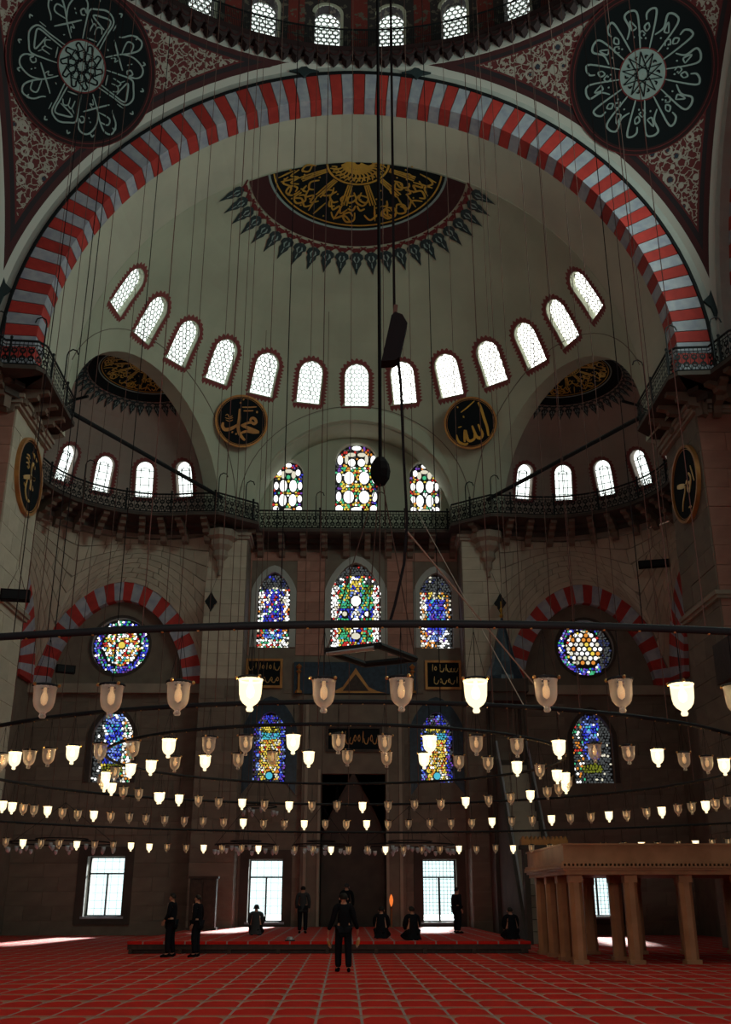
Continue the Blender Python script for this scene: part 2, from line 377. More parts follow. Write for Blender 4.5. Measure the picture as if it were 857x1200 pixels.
# --- recess wall with openings
def wallbox(name, x0, x1, y0, y1, z0, z1, m, holes, label):
    mb = MB(); mb.box(x0, x1, y0, y1, z0, z1); o = mb.build(name, m)
    if holes:
        c = MB()
        for (x, z, poly) in holes: c.prism([(x+p[0], z+p[1]) for p in poly], y0-.4, y1+.4)
        cut(o, c)
    return struct(o, label, 'wall')
rect = lambda w, h: [(-w, 0), (w, 0), (w, h), (-w, h)]
circ = lambda r, n=32: [(r*math.cos(2*PI*i/n), r*math.sin(2*PI*i/n)) for i in range(n)]
H = []
for x, z, w, h in LOW: H.append((x, z, rect(w, h)))
for x in (-4.12, 4.12): H.append((x, 6.85, arch(.80, 3.4, pt=.15)))
for x in (-4.15, 4.25): H.append((x, 13.5, arch(.84, 4.0, pt=.2)))
H.append((.1, 13.5, arch(1.30, 4.55, pt=.2)))
for x in (-3.6, 3.82): H.append((x, 20.95, arch(.82, 2.95)))
H.append((.11, 20.95, arch(1.16, 4.0)))
wu = wallbox('wall_recess_upper', -5.9, 5.9, 50.8, 52.0, 19.2, 27, M['plaster'], [h for h in H if h[1] > 20], 'upper plaster wall of the central recess with three white-ovalled stained windows')
wq = wallbox('wall_qibla', -5.9, 5.9, 50.8, 52.0, 0, 19.2, M['brown_stone'], [h for h in H if h[1] < 20], 'far stone wall of the central recess with tiers of stained and clear windows')
# exedra lower walls: tympanum behind the striped arch
for s in (-1, 1):
    side = 'left' if s < 0 else 'right'
    H = [(11.68*s, 13.38, circ(1.42)), (11.65*s, 6.75, arch(.98, 3.4, pt=.15)), (LOWE[0][0]*-s, .8, rect(.86, 2.6))]
    wallbox('wall_'+side+'_corner', min(7.4*s, 16.2*s), max(7.4*s, 16.2*s), 50.05, 51.3, 0, 19.5, M['brown_stone'], H, f'dark stone wall of the {side} corner bay with a round stained window')
# reveals colour for lower brown zone of the recess is given by the blocks below

# --- stone blocks laid in courses on the walls, leaving the openings free
unit = MB(); unit.box(0, 1, 0, 1, 0, 1); UC = {}
def block_mesh(m):
    if m.name not in UC: UC[m.name] = unit.mesh('stone_block', m)
    return UC[m.name]
def ashlar(parent, org, ux, un, U, V, z0, z1, course, length, m, holes=(), proud=.05, inv=None):
    """blocks on a vertical face. org: point, ux: unit vector along, un: outward normal; U,V extent along"""
    k = 0; row = 0; z = z0
    ang = math.atan2(ux[1], ux[0])
    while z < z1-.05:
        zh = min(course, z1-z); spans = [(U, V)]
        for (h0, h1, g0, g1) in holes:
            if z+zh > g0+.02 and z < g1-.02:
                ns = []
                for a, b in spans:
                    if h1 <= a or h0 >= b: ns.append((a, b)); continue
                    if h0 > a: ns.append((a, h0))
                    if h1 < b: ns.append((h1, b))
                spans = [q for q in ns if q[1]-q[0] > .12]
        spans = sorted(set((round(a, 3), round(b, 3)) for a, b in spans))
        for a, b in spans:
            x = a; first = True
            while x < b-.05:
                L = length*(random.uniform(.8, 1.25)); 
                if first and row % 2: L *= .55
                first = False
                e = x+L
                if b-e < length*.4: e = b
                o = link('stone_block', block_mesh(m), parent)
                p = Vector(org)+Vector(ux)*(x+.008)
                pr = proud*random.uniform(.6, 1.1)
                Mx = Matrix(((ux[0], -un[0], 0, p.x+un[0]*pr), (ux[1], -un[1], 0, p.y+un[1]*pr), (0, 0, 1, z+.008), (0, 0, 0, 1))) @ Matrix.Diagonal((e-x-.016, pr+.02, zh-.016, 1))
                o.matrix_world = Mx
                x = e; k += 1
        z += zh; row += 1
    return k
# recess wall: pink courses above the ledge, brown ones below
hl = [(-5.42, -2.82, 6.2, 11.0), (2.82, 5.42, 6.2, 11.0), (-5.32, -2.88, 0, 3.7), (2.88, 5.32, 0, 3.7), (-2.5, 2.5, 0, 12.95), (-5.55, -3.5, 11.3, 13.0), (3.5, 5.55, 11.3, 13.0)]
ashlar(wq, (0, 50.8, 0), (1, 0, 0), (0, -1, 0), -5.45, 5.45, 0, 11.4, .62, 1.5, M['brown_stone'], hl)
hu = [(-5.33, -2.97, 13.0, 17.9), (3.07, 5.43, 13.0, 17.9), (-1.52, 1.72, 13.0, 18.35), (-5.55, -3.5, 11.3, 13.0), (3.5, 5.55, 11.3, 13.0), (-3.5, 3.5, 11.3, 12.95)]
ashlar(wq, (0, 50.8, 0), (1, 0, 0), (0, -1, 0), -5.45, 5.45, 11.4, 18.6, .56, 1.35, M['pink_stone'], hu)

# --- big half dome, cut by its windows, the two corner arches and the recess arch
def shell(c, r, th, a0, a1, na, els, extra=None):
    """closed solid: part of a spherical shell, optional cylindrical skirt below"""
    mb = MB()
    prof = [(r*math.cos(e), r*math.sin(e)) for e in els]; proo = [((r+th)*math.cos(e), (r+th)*math.sin(e)) for e in els]
    if extra is not None: prof = [(r, extra)]+prof; proo = [(r+th, extra)]+proo
    rows_i = []; rows_o = []
    for k in range(na+1):
        a = a0+(a1-a0)*k/na
        rows_i.append([(c[0]+p*math.cos(a), c[1]+p*math.sin(a), c[2]+z) for p, z in prof])
        rows_o.append([(c[0]+p*math.cos(a), c[1]+p*math.sin(a), c[2]+z) for p, z in proo])
    mb.grid(rows_i); mb.grid(rows_o, flip=True)
    for rw_i, rw_o in ((rows_i[0], rows_o[0]), (rows_i[-1], rows_o[-1])): mb.grid([rw_i, rw_o])
    mb.grid([[q[0] for q in rows_i], [q[0] for q in rows_o]]); 
    if els[-1] < PI/2-.01: mb.grid([[q[-1] for q in rows_i], [q[-1] for q in rows_o]])
    return mb
els = [R(90*i/22) for i in range(22)]+[R(89.7)]
sd = shell(S, SR, .75, 0, PI, 60, els, -1.8).build('dome_half', M['plaster'])
cb = MB()
WA = [R(89.6+13.68*k) for k in range(-6, 7)]; WE = R(30.1)
for a in WA:
    cb.T = sphere_frame(S, SR, a, WE) @ Matrix.Translation((0, 0, -1.06))
    cb.prism(arch(.61, 2.18), -.6, 1.6)
cut(sd, cb)
cb = MB()
cb.prism([(x, z) for x, z in [(-5.13, 18.6), (5.13, 18.6)]+[(5.13*math.cos(PI*i/28), 20.05+5.13*math.sin(PI*i/28)) for i in range(29)]], 45, 53)
cut(sd, cb)
for s in (-1, 1):
    A = Vector((12.0*s, 38.0, 0)); B = Vector((6.9*s, 47.5, 0)); u = (B-A).normalized(); n = Vector((-u.y, u.x, 0))
    if n.x*s < 0: n = -n
    mid = (A+B)/2
    cb = MB(); cb.T = frame(mid, u, n, (0, 0, 1))
    cb.prism([(-5.42, 18.6), (5.42, 18.6)]+[(5.42*math.cos(PI*i/28), 20.0+5.42*math.sin(PI*i/28)) for i in range(29)], -2.5, 4)
    cut(sd, cb)
    # small corner half dome
    az0 = math.atan2(n.y, n.x)
    ex = shell(E_c(s), ER, .5, az0-PI/2-.06, az0+PI/2+.06, 40, [R(90*i/16) for i in range(16)]+[R(89.5)], -.95).build('dome_corner', M['plaster_rose'])
    cb = MB()
    for k in range(5):
        a = R(77+21.7*k); a = a if s < 0 else PI-a
        cb.T = sphere_frame(E_c(s), ER, a, R(21)) @ Matrix.Translation((0, 0, -.9)); cb.prism(arch(.43, 1.82), -.5, 1.2)
    cut(ex, cb)
    for p in ex.data.polygons: p.use_smooth = False
    struct(ex, f"small plastered corner half dome on the {'left' if s < 0 else 'right'}, above the balcony", 'vault')
    # thin painted line above each corner arch and iron tie rod across it
    ln = MB(); q = []
    for i in range(33):
        t = PI*i/32; c0 = mid+u*(6.25*math.cos(t)); z = 20.2+6.15*math.sin(t)
        d = c0-Vector((S.x, S.y, 0)); rr = SR*SR-(z-S.z)**2
        bq = n.dot(d); disc = bq*bq-(d.length_squared-max(rr, 0))
        q.append(c0+n*(-bq+math.sqrt(max(disc, 0)))-n*.02+Vector((0, 0, z)))
    ln.tube(q[:29], .02, 4)
    tag(ln.build('painted_line', M['line_paint']), f"thin dark line painted above the {'left' if s < 0 else 'right'} corner arch", 'painted line')
    tr = MB(); tr.tube([(12.0*s, 37.7, 20.35), (6.7*s, 47.6, 20.4)], .10, 8)
    tag(tr.build('tie_rod', M['iron']), f"black iron tie rod crossing the {'left' if s < 0 else 'right'} corner half dome", 'tie rod', 'iron tie rods')
    tr = MB(); tr.tube([(12.2*s, 41.5, 22.9), (15.2*s, 43.0, 22.9)], .07, 8)
    tag(tr.build('tie_rod', M['iron']), f"short iron bar behind the balcony under the {'left' if s < 0 else 'right'} corner arch", 'tie rod', 'iron tie rods')
for p in sd.data.polygons: p.use_smooth = False
struct(sd, 'large plastered half dome with thirteen arched windows around its foot', 'vault')
ln = MB()
q = []
for i in range(29):
    t = PI*i/28; x = 5.9*math.cos(t); z = 20.2+5.85*math.sin(t); yy = SR*SR-x*x-(z-21)**2
    q.append((x, S.y+math.sqrt(yy)-.02, z))
ln.tube(q, .02, 4); tag(ln.build('painted_line', M['line_paint']), 'thin dark line painted above the central recess arch', 'painted line')
# recess: barrel vault and jambs
mb = MB()
out = [(5.9, 19.2), (5.9, 20.05)]+[(5.9*math.cos(PI*i/24), 20.05+5.9*math.sin(PI*i/24)) for i in range(1, 24)]+[(-5.9, 20.05), (-5.9, 19.2)]
inn = [(5.2, 19.2), (5.2, 20.05)]+[(5.2*math.cos(PI*i/24), 20.05+5.2*math.sin(PI*i/24)) for i in range(1, 24)]+[(-5.2, 20.05), (-5.2, 19.2)]
mb.ring(out, inn, 48.5, 50.85, closed=False); struct(mb.build('vault_recess', M['plaster'], fix=True), 'short barrel vault over the three upper stained windows', 'vault')
# barrel in front of the half dome
mb = MB(); n_ = 56
def cyl(r, a0=-.16): return [(r*math.cos(a0+(PI-2*a0)*i/n_), 21+r*math.sin(a0+(PI-2*a0)*i/n_)) for i in range(n_+1)]
c3 = lambda r, y: [(x, y, z) for x, z in cyl(r)]
mb.grid([c3(12.28, 34.96), c3(12.01, 37.68), c3(12.95, 37.72), c3(12.95, 34.96), c3(12.28, 34.96)]); struct(mb.build('vault_barrel', M['plaster_band'], fix=True), 'plain plaster barrel between the striped arch and the half dome', 'vault')

# --- striped main arch: every voussoir a stone
NV = 83
def voussoirs(parent, mk, r0, r1, a0, a1, n, d0, d1, rad_first=0):
    for i in range(n):
        b0 = a0+(a1-a0)*i/n; b1 = a0+(a1-a0)*(i+1)/n; g = .003; b0 += g*.4; b1 -= g*.4
        poly = [(r0*math.cos(b0), r0*math.sin(b0)), (r1*math.cos(b0), r1*math.sin(b0)), (r1*math.cos((b0+b1)/2), r1*math.sin((b0+b1)/2)), (r1*math.cos(b1), r1*math.sin(b1)), (r0*math.cos(b1), r0*math.sin(b1)), (r0*math.cos((b0+b1)/2), r0*math.sin((b0+b1)/2))]
        q = MB(); pr = random.uniform(-.008, .008); q.prism(mk(poly), d0+pr, d1, axis=parent['ax']); q.build('voussoir', M['red_stone'] if (i+rad_first) % 2 == 0 else M['grey_marble'], parent, fix=True)
ar = empty('striped_arch', (0, 0, 0)); ar['ax'] = 'y'; ext = R(8)
voussoirs(ar, lambda P: [(x, 21+z) for x, z in P], 12.28, 13.6, -ext, PI+ext, 91, 34.0, 34.97, 1)
q = MB(); q.ring(cyl(13.62, -.14), cyl(12.34, -.14), 34.06, 34.92, closed=False); q.build('arch_core', M['joint'], ar, fix=True)
del ar['ax']; struct(ar, 'huge striped arch of red and grey stones across the whole hall', 'arch')
mb = MB()
mb.ring(cyl(13.70, -.13), cyl(13.58, -.13), 33.93, 34.3, closed=False); struct(mb.build('trim_arch_line', M['iron'], fix=True), 'dark moulding line around the striped main arch', 'moulding')
mb = MB(); mb.ring(cyl(14.02, -.13), cyl(13.69, -.13), 34.0, 34.9, closed=False)
for s in (-1, 1): mb.box(min(13.6*s, 14.6*s), max(13.6*s, 14.6*s), 34.02, 37, 18.9, 23.5)
struct(mb.build('trim_arch_band', M['white_band'], fix=True), 'off-white plaster band following the main arch', 'moulding')
# side main arches, seen edge on at both edges of the frame
for s in (-1, 1):
    ar = empty('striped_arch', (0, 0, 0)); ar['ax'] = 'x'
    d0, d1 = (-14.35, -15.3) if s < 0 else (14.35, 15.3)
    voussoirs(ar, lambda P: [(20+y, 21+z) for y, z in P], 12.28, 13.55, -.12, R(78), 37, d0, d1)
    del ar['ax']; struct(ar, f"striped side arch seen edge on at the {'left' if s < 0 else 'right'} border", 'arch')
    mb = MB()
    a = [(20+14.02*math.cos(t), 21+14.02*math.sin(t)) for t in [R(-6+i*3) for i in range(33)]]; b = [(20+13.55*math.cos(t), 21+13.55*math.sin(t)) for t in [R(-6+i*3) for i in range(33)]]
    mb.ring(a, b, 13.98*s, 15*s, axis='x', closed=False); struct(mb.build('trim_side_band', M['white_band'], fix=True), f"off-white band of the {'left' if s < 0 else 'right'} side arch", 'moulding')
# corner vaults (pendentives) of the main dome
for sx in (-1, 1):
    for sy in (1, -1):
        rows = []
        for i in range(31):
            el = math.asin(min(1, 14.05/PR))*i/30 if i else .0005
            rho = PR*math.cos(el); z = 21+PR*math.sin(el)
            a0 = math.acos(min(1, 14/rho)); a1 = math.asin(min(1, 14/rho))
            if a1 < a0: a0 = a1 = PI/4
            rows.append([(sx*rho*math.cos(a0+(a1-a0)*j/30), 20+sy*rho*math.sin(a0+(a1-a0)*j/30), z) for j in range(31)])
        mb = MB(); mb.grid(rows, flip=(sx*sy > 0)); o = mb.build('vault_corner', M['painted_vault'], smooth=True)
        struct(o, f"painted corner vault {'left' if sx < 0 else 'right'} of the main dome, {'above the arch' if sy > 0 else 'behind the viewer'}", 'vault')
# drum: white base band, corbels, gallery, windows
NW = 32
def circ3(r, z, n=96, a0=0, a1=2*PI): return [(r*math.cos(a0+(a1-a0)*i/n), 20+r*math.sin(a0+(a1-a0)*i/n), z) for i in range(n+1)]
mb = MB(); mb.grid([circ3(14.05, 34.9), circ3(13.95, 35.0), circ3(13.9, 35.3)]); struct(mb.build('trim_dome_base', M['white_band'], smooth=True), 'off-white ring at the foot of the main dome', 'moulding')
mb = MB(); mb.grid([circ3(13.92, 35.2), circ3(13.60, 35.45), circ3(13.55, 35.65), circ3(14.15, 35.65)]); struct(mb.build('trim_dome_gallery', M['black_red'], smooth=False), 'dark painted gallery ledge inside the main dome', 'ledge')
dr = MB()
o_ = []; i_ = []
ri = [(14.1*math.cos(2*PI*i/128), 20+14.1*math.sin(2*PI*i/128)) for i in range(128)]; ro = [(15.0*math.cos(2*PI*i/128), 20+15.0*math.sin(2*PI*i/128)) for i in range(128)]
dr.ring(ro, ri, 35.1, 40.5, axis='z'); dw = dr.build('wall_drum', M['painted_drum'])
cb = MB()
for k in range(NW):
    a = 2*PI*(k+.5)/NW
    cb.T = frame((14.1*math.cos(a), 20+14.1*math.sin(a), 35.7), (math.sin(a), -math.cos(a), 0), (math.cos(a), math.sin(a), 0), (0, 0, 1)); cb.prism(arch(.56, 2.75, 10), -.5, 1.5)
cut(dw, cb); struct(dw, 'red painted drum wall of the main dome pierced by arched windows', 'wall')
mb = MB(); mb.grid([[(r*math.cos(2*PI*i/64), 20+r*math.sin(2*PI*i/64), z) for i in range(65)] for r, z in [(14.1*math.cos(R(e)), 40.4+12.5*math.sin(R(e))) for e in range(0, 91, 6)]]); struct(mb.build('ceiling_dome', M['plaster'], smooth=True), 'main dome overhead, closing the hall above the frame', 'dome')
# hall enclosure behind and beside the viewer
mb = MB(); mb.box(-17, 17, -10.3, 34.3, 35.0, 35.4); cl = mb.build('ceiling', M['plaster']); cb = MB(); cb.prism([(14*math.cos(2*PI*i/96), 20+14*math.sin(2*PI*i/96)) for i in range(96)], 34, 37, axis='z'); cut(cl, cb); struct(cl, 'flat ceiling around the main dome, out of view', 'ceiling')
for s in (-1, 1):
    mb = MB(); mb.box(min(15.0*s, 15.4*s), max(15.0*s, 15.4*s), -10, 34.2, 0, 35.2); struct(mb.build('wall_left' if s < 0 else 'wall_right', M['brown_stone']), f"{'left' if s < 0 else 'right'} side wall of the hall beside the great pier", 'wall')
    mb = MB(); mb.box(min(15.9*s, 16.4*s), max(15.9*s, 16.4*s), 37.0, 51.2, 0, 19.3); struct(mb.build('wall_left_bay' if s < 0 else 'wall_right_bay', M['brown_stone']), f"side wall of the {'left' if s < 0 else 'right'} corner bay behind the pier", 'wall')
for s in (-1, 1): mb = MB(); mb.box(min(16.9*s, 17.3*s), max(16.9*s, 17.3*s), 34, 52, 0, 35.2); struct(mb.build('wall_outer', M['brown_stone']), f"outer masonry behind the {'left' if s < 0 else 'right'} great pier, hidden from the front", 'wall')  # added to block sky leaking in behind the piers
mb = MB(); mb.box(-15.4, 15.4, -10.4, -10, 0, 35.2); struct(mb.build('wall_back', M['brown_stone']), 'entrance wall behind the viewer', 'wall')

# --- the two great piers
for s in (-1, 1):
    sd_ = 'left' if s < 0 else 'right'
    mb = MB(); mb.box(min(12.66*s, 17*s), max(12.66*s, 17*s), 33.96, 37.64, 0, 19.2); pr = mb.build('pier', M['joint'])
    struct(pr, f"massive stone pier at the {sd_} edge carrying the striped arch", 'pier')
    # inner face cream, browner at right to paint in its shade; front face pink
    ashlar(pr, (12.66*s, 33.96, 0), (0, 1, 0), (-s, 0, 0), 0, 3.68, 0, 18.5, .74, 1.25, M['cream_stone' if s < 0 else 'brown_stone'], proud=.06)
    ashlar(pr, (12.66*s, 33.96, 0), (s, 0, 0), (0, -1, 0), 0, 2.6, 0, 18.5, .74, 1.6, M['pink_stone'], proud=.06)
    for z0, z1, d in ((18.5, 18.62, .14), (18.62, 18.8, .24), (18.8, 18.95, .32), (11.35, 11.47, .10), (11.47, 11.62, .18)):
        q = MB(); q.box(min((12.6-d)*s, 17*s), max((12.6-d)*s, 17*s), 33.9-d, 37.7+d*.4, z0, z1); q.build('moulding', M['mould'], pr)

# --- corner bays: striped blind arches, curved vault between them and the circle
for s in (-1, 1):
    sd_ = 'left' if s < 0 else 'right'
    cx = 11.65*s
    def parch(w, sp, ap, n=24):       # pointed arch line from right springing to left springing
        o = []
        for i in range(n+1):
            t = PI*i/n; c_ = math.cos(t); o.append((w*c_, sp+(ap-sp)*(1-abs(c_)**1.9)**.60))
        return o
    inner = parch(3.28, 11.4, 15.62, 26); outer = parch(4.22, 11.4, 16.55, 26)
    inn2 = parch(1.9, 11.4, 14.4, 26)
    ar = empty('striped_arch', (0, 0, 0))
    for i in range(26):
        q = MB(); poly = [inner[i], outer[i], outer[i+1], inner[i+1]]; q.prism([(cx+x, z) for x, z in poly], 49.55, 50.08)
        q.build('voussoir', M['red_stone'] if i % 2 == 0 else M['grey_marble'], ar, fix=True)
    struct(ar, f"striped red and grey blind arch around the {sd_} round window", 'arch')
    ar = empty('striped_arch', (0, 0, 0))
    for i in range(26):
        q = MB(); poly = [inn2[i], outer[i], outer[i+1], inn2[i+1]]; q.prism([(45.5+x, z) for x, z in poly], 15.66*s, 16.0*s, axis='x')
        q.build('voussoir', M['red_stone'] if i % 2 == 0 else M['grey_marble'], ar, fix=True)
    struct(ar, f"striped blind arch on the side wall of the {sd_} corner bay, seen obliquely", 'arch')
    # curved wall: arch lines below, circle above
    Ec = E_c(s); bot = []; top = []
    N = 24
    for i in range(N+1):       # front arch from inner side to corner
        x, z = outer[i] if s < 0 else outer[N-i] if False else outer[i]
        xx = cx+(x if s < 0 else -x); bot.append((xx, 49.55, z))
    for i in range(1, N+1):    # side arch from corner towards the pier
        x, z = outer[i]; bot.append((15.72*s, 45.5+x, z))
    K = len(bot)
    for i in range(K):
        t = i/(K-1); a = R(62)+R(118+8)*t      # azimuth from the inner front to the pier side
        a = a if s < 0 else PI-a
        top.append((Ec.x+5.9*math.cos(a), Ec.y+5.9*math.sin(a), 18.75))
    rows = []
    for k in range(9):
        f = k/8; w = 1-(1-f)**1.6
        rows.append([tuple(b[j]+(t_[j]-b[j])*(f if j == 2 else w) for j in range(3)) for b, t_ in zip(bot, top)])
    mb = MB(); mb.grid(rows, flip=(s > 0)); 
    vb = struct(mb.build('vault_bay', M['joint'], smooth=False), f"curved stone wall above the {sd_} striped arch, stained and patched", 'vault')
    def sf(u, v):
        u = min(max(u, 0), 1)*(K-1); v = min(max(v, 0), 1)*8; i, j = min(int(u), K-2), min(int(v), 7); fu, fv = u-i, v-j
        A_, B_, C_, D_ = (Vector(rows[j][i]), Vector(rows[j][i+1]), Vector(rows[j+1][i]), Vector(rows[j+1][i+1]))
        return (A_*(1-fu)+B_*fu)*(1-fv)+(C_*(1-fu)+D_*fu)*fv
    cen = Vector((Ec.x, Ec.y, 0))
    for cj in range(9):
        v0, v1 = cj/9+.004, (cj+1)/9-.004; u = 0.0
        while u < .995:
            u1 = min(1.0, u+random.uniform(.045, .075)); 
            if 1-u1 < .03: u1 = 1.0
            us = [u+.001, (u+u1)/2, u1-.001]
            fr = []; bk = []
            for vv in (v0, v1):
                for uu in us:
                    P_ = sf(uu, vv); n_v = Vector((cen.x-P_.x, cen.y-P_.y, 0)).normalized(); fr.append(P_+n_v*random.uniform(.045, .06)); bk.append(P_-n_v*.02)
            vs = fr+bk; q = MB(); q.add(vs, [(0, 1, 4, 3), (1, 2, 5, 4), (6, 7, 1, 0), (7, 8, 2, 1), (9, 10, 4, 3), (10, 11, 5, 4), (0, 3, 9, 6), (2, 5, 11, 8)]); q.build('stone_block', M['cream_stone'], vb)
            u = u1
    # ledge and pier beside the recess
    q = MB(); q.box(min(5.45*s, 7.45*s), max(5.45*s, 7.45*s), 48.86, 51, 0, 19.2); pb = q.build('pier_inner', M['joint']); struct(pb, f"narrow cream stone pier between the recess and the {sd_} corner bay", 'pier')
    ashlar(pb, (5.45*s, 48.86, 0), (s, 0, 0), (0, -1, 0), 0, 2.0, 11.5, 18.6, .62, 1.5, M['cream_stone'], proud=.05)
    ashlar(pb, (5.45*s, 48.86, 0), (s, 0, 0), (0, -1, 0), 0, 2.0, 0, 11.2, .62, 1.5, M['brown_stone'], proud=.05)
    ashlar(pb, (5.45*s, 48.86, 0), (0, 1, 0), (-s, 0, 0), 0, 1.9, 0, 18.6, .62, 1.9, M['brown_stone'], proud=.04)
    for z0, z1, d in ((18.6, 18.75, .12), (18.75, 18.9, .22)): g_ = MB(); g_.box(min((5.45-d)*s, (7.45+d)*s), max((5.45-d)*s, (7.45+d)*s), 48.8-d, 51, z0, z1); g_.build('moulding', M['mould'], pb)
    q = MB(); q.box(min(7.4*s, 15.9*s), max(7.4*s, 15.9*s), 49.62, 50.1, 10.95, 11.4); struct(q.build('trim_ledge', M['mould']), f"stone ledge under the {sd_} striped arch", 'ledge')
    # plain blocks on the wall below the ledge
    tb = bpy.data.objects['wall_'+sd_+'_corner']
    ashlar(tb, (0, 50.05, 0), (1, 0, 0), (0, -1, 0), min(7.45*s, 15.9*s), max(7.45*s, 15.9*s), 0, 10.9, .62, 1.6, M['brown_stone'],
           [(11.65*s-1.3, 11.65*s+1.3, 6.4, 10.8), (11.45*s-1.25, 11.45*s+1.25, .3, 4.0)])
    # console under the springing of the corner arch
    q = MB(); q.lathe([(.02, -2.0), (.10, -1.95), (.08, -1.7), (.2, -1.5), (.2, -1.2), (.38, -1.0), (.36, -.7), (.6, -.45), (.6, -.2), (.85, -.05), (.85, .3)], (6.75*s, 48.65, 18.6), 8)
    tag(q.build('console', M['mould']), f"tapering carved console under the {sd_} end of the recess balcony", 'console', 'carved consoles')

# ================================================================== BALCONY running round the walls
def offset(path, d):
    out = []
    for i, p in enumerate(path):
        a = path[max(i-1, 0)]; b = path[min(i+1, len(path)-1)]
        t1 = Vector((p[0]-a[0], p[1]-a[1])); t2 = Vector((b[0]-p[0], b[1]-p[1]))
        if t1.length < 1e-6: t1 = t2
        if t2.length < 1e-6: t2 = t1
        t1.normalize(); t2.normalize(); n1 = Vector((-t1.y, t1.x)); n2 = Vector((-t2.y, t2.x)); nn = (n1+n2)
        nn = nn.normalized(); k = d/max(nn.dot(n1), .5)
        out.append((p[0]+nn.x*k, p[1]+nn.y*k))
    return out
lp = [(-14.6, 29.9), (-13.0, 31.0), (-12.65, 32.1), (-11.5, 32.2), (-11.25, 32.6), (-11.3, 36.9), (-12.4, 37.9), (-13.3, 39.3)]
for k in range(0, 15): a = R(205-k*10.0); lp.append((-9.35+4.85*math.cos(a), 42.15+4.85*math.sin(a))) if a <= R(196) and a > R(66) else None
lp += [(-6.70, 46.75), (-4.85, 48.2), (-4.85, 49.15)]
rp = [(-x, y) for x, y in reversed(lp)]
path = lp+[(-4.85+.01, 49.15), (4.85-.01, 49.15)]+rp
path = [p for i, p in enumerate(path) if i == 0 or math.hypot(p[0]-path[i-1][0], p[1]-path[i-1][1]) > .05]
ZR = 20.35; ZS = 19.35
bal = empty('balcony', (0, 0, 0)); tag(bal, 'continuous iron-railed stone balcony running around piers, corner bays and recess', 'balcony', kind='structure')
off = offset(path, 1.75)
mb = MB(); n = len(path)
mb.grid([[(*p, ZS) for p in path], [(*p, ZS) for p in off]]); mb.grid([[(*p, ZS-.16) for p in path], [(*p, ZS-.16) for p in off]]); mb.grid([[(*p, ZS) for p in path], [(*p, ZS-.16) for p in path]])
mb.build('balcony_slab', M['dark_stone'], bal)
mb = MB(); o2 = offset(path, 1.55); o3 = offset(path, 1.2)
mb.grid([[(*p, ZS-.16) for p in o3], [(*p, ZS-.34) for p in o3], [(*p, ZS-.38) for p in o2], [(*p, ZS-.62) for p in o2]]); mb.build('moulding', M['dark_stone'], bal)
rail = [(p[0], p[1], ZR) for p in offset(path, .08)]
mb = MB(); mb.tube(rail, .045, 6); mb.build('handrail', M['iron'], bal)
mb = MB(); mb.tube([(x, y, ZS+.07) for x, y, z in rail], .03, 4); mb.tube([(x, y, ZR-.16) for x, y, z in rail], .022, 4); mb.build('rail_bar', M['iron'], bal)
# walk along the rail for scrolls, posts and brackets
def walk(pts, step):
    out = []; acc = 0.0; nxt = step/2
    for a, b in zip(pts[:-1], pts[1:]):
        d = math.hypot(b[0]-a[0], b[1]-a[1]); t = Vector((b[0]-a[0], b[1]-a[1])).normalized()
        while nxt <= acc+d:
            f = (nxt-acc)/d; out.append((a[0]+(b[0]-a[0])*f, a[1]+(b[1]-a[1])*f, t)); nxt += step
        acc += d
    return out
mb = MB()
for x, y, t in walk(rail, .30):
    for (cz, r_) in ((ZS+.30, .125), (ZS+.60, .125)):
        o_ = []; i_ = []
        for j in range(8):
            a = 2*PI*j/8
            for rr, lst in ((r_, o_), (r_-.062, i_)): lst.append((x+t.x*rr*math.cos(a), y+t.y*rr*math.cos(a), cz+rr*math.sin(a)))
        k0 = len(mb.v); mb.add(o_+i_, [(j, (j+1) % 8, 8+(j+1) % 8, 8+j) for j in range(8)])
    for u in (-.15, 0, ):
        px, py = x+t.x*u, y+t.y*u; w = .013
        mb.add([(px-t.x*w, py-t.y*w, ZS+.07), (px+t.x*w, py+t.y*w, ZS+.07), (px+t.x*w, py+t.y*w, ZR), (px-t.x*w, py-t.y*w, ZR)], [(0, 1, 2, 3)])
    for sgn in (-1, 1):
        mb.add([(x-t.x*.15, y-t.y*.15, ZS+.45-sgn*.35), (x-t.x*.11, y-t.y*.11, ZS+.45-sgn*.35), (x+t.x*.15, y+t.y*.15, ZS+.45+sgn*.35), (x+t.x*.11, y+t.y*.11, ZS+.45+sgn*.35)], [(0, 1, 2, 3)])
sw = mb.build('scrollwork', M['iron'], bal); sw['kind'] = 'stuff'
pm = MB(); pm.box(-.035, .035, -.035, .035, 0, 1.08); pm.ball((0, 0, 1.13), .06); pm = pm.mesh('post', M['iron'])
for x, y, t in walk(rail, 2.2):
    o = link('post', pm, bal); o.location = (x, y, ZS); o.rotation_euler = (0, 0, math.atan2(t.y, t.x))
bm_ = MB(); bm_.prism([(0, 0), (-1.45, 0), (-1.45, -.14), (-1.1, -.2), (-1.05, -.34), (-.7, -.38), (-.65, -.55), (-.3, -.6), (-.22, -.85), (0, -.95)], -.15, .15, axis='x')
bmesh_br = bm_.mesh('bracket', M['corbel'])
om = offset(path, 1.65)
for x, y, t in walk([(p[0], p[1]) for p in om], 1.12):
    o = link('bracket', bmesh_br, bal); o.location = (x, y, ZS-.16); o.rotation_euler = (0, 0, math.atan2(t.y, t.x))
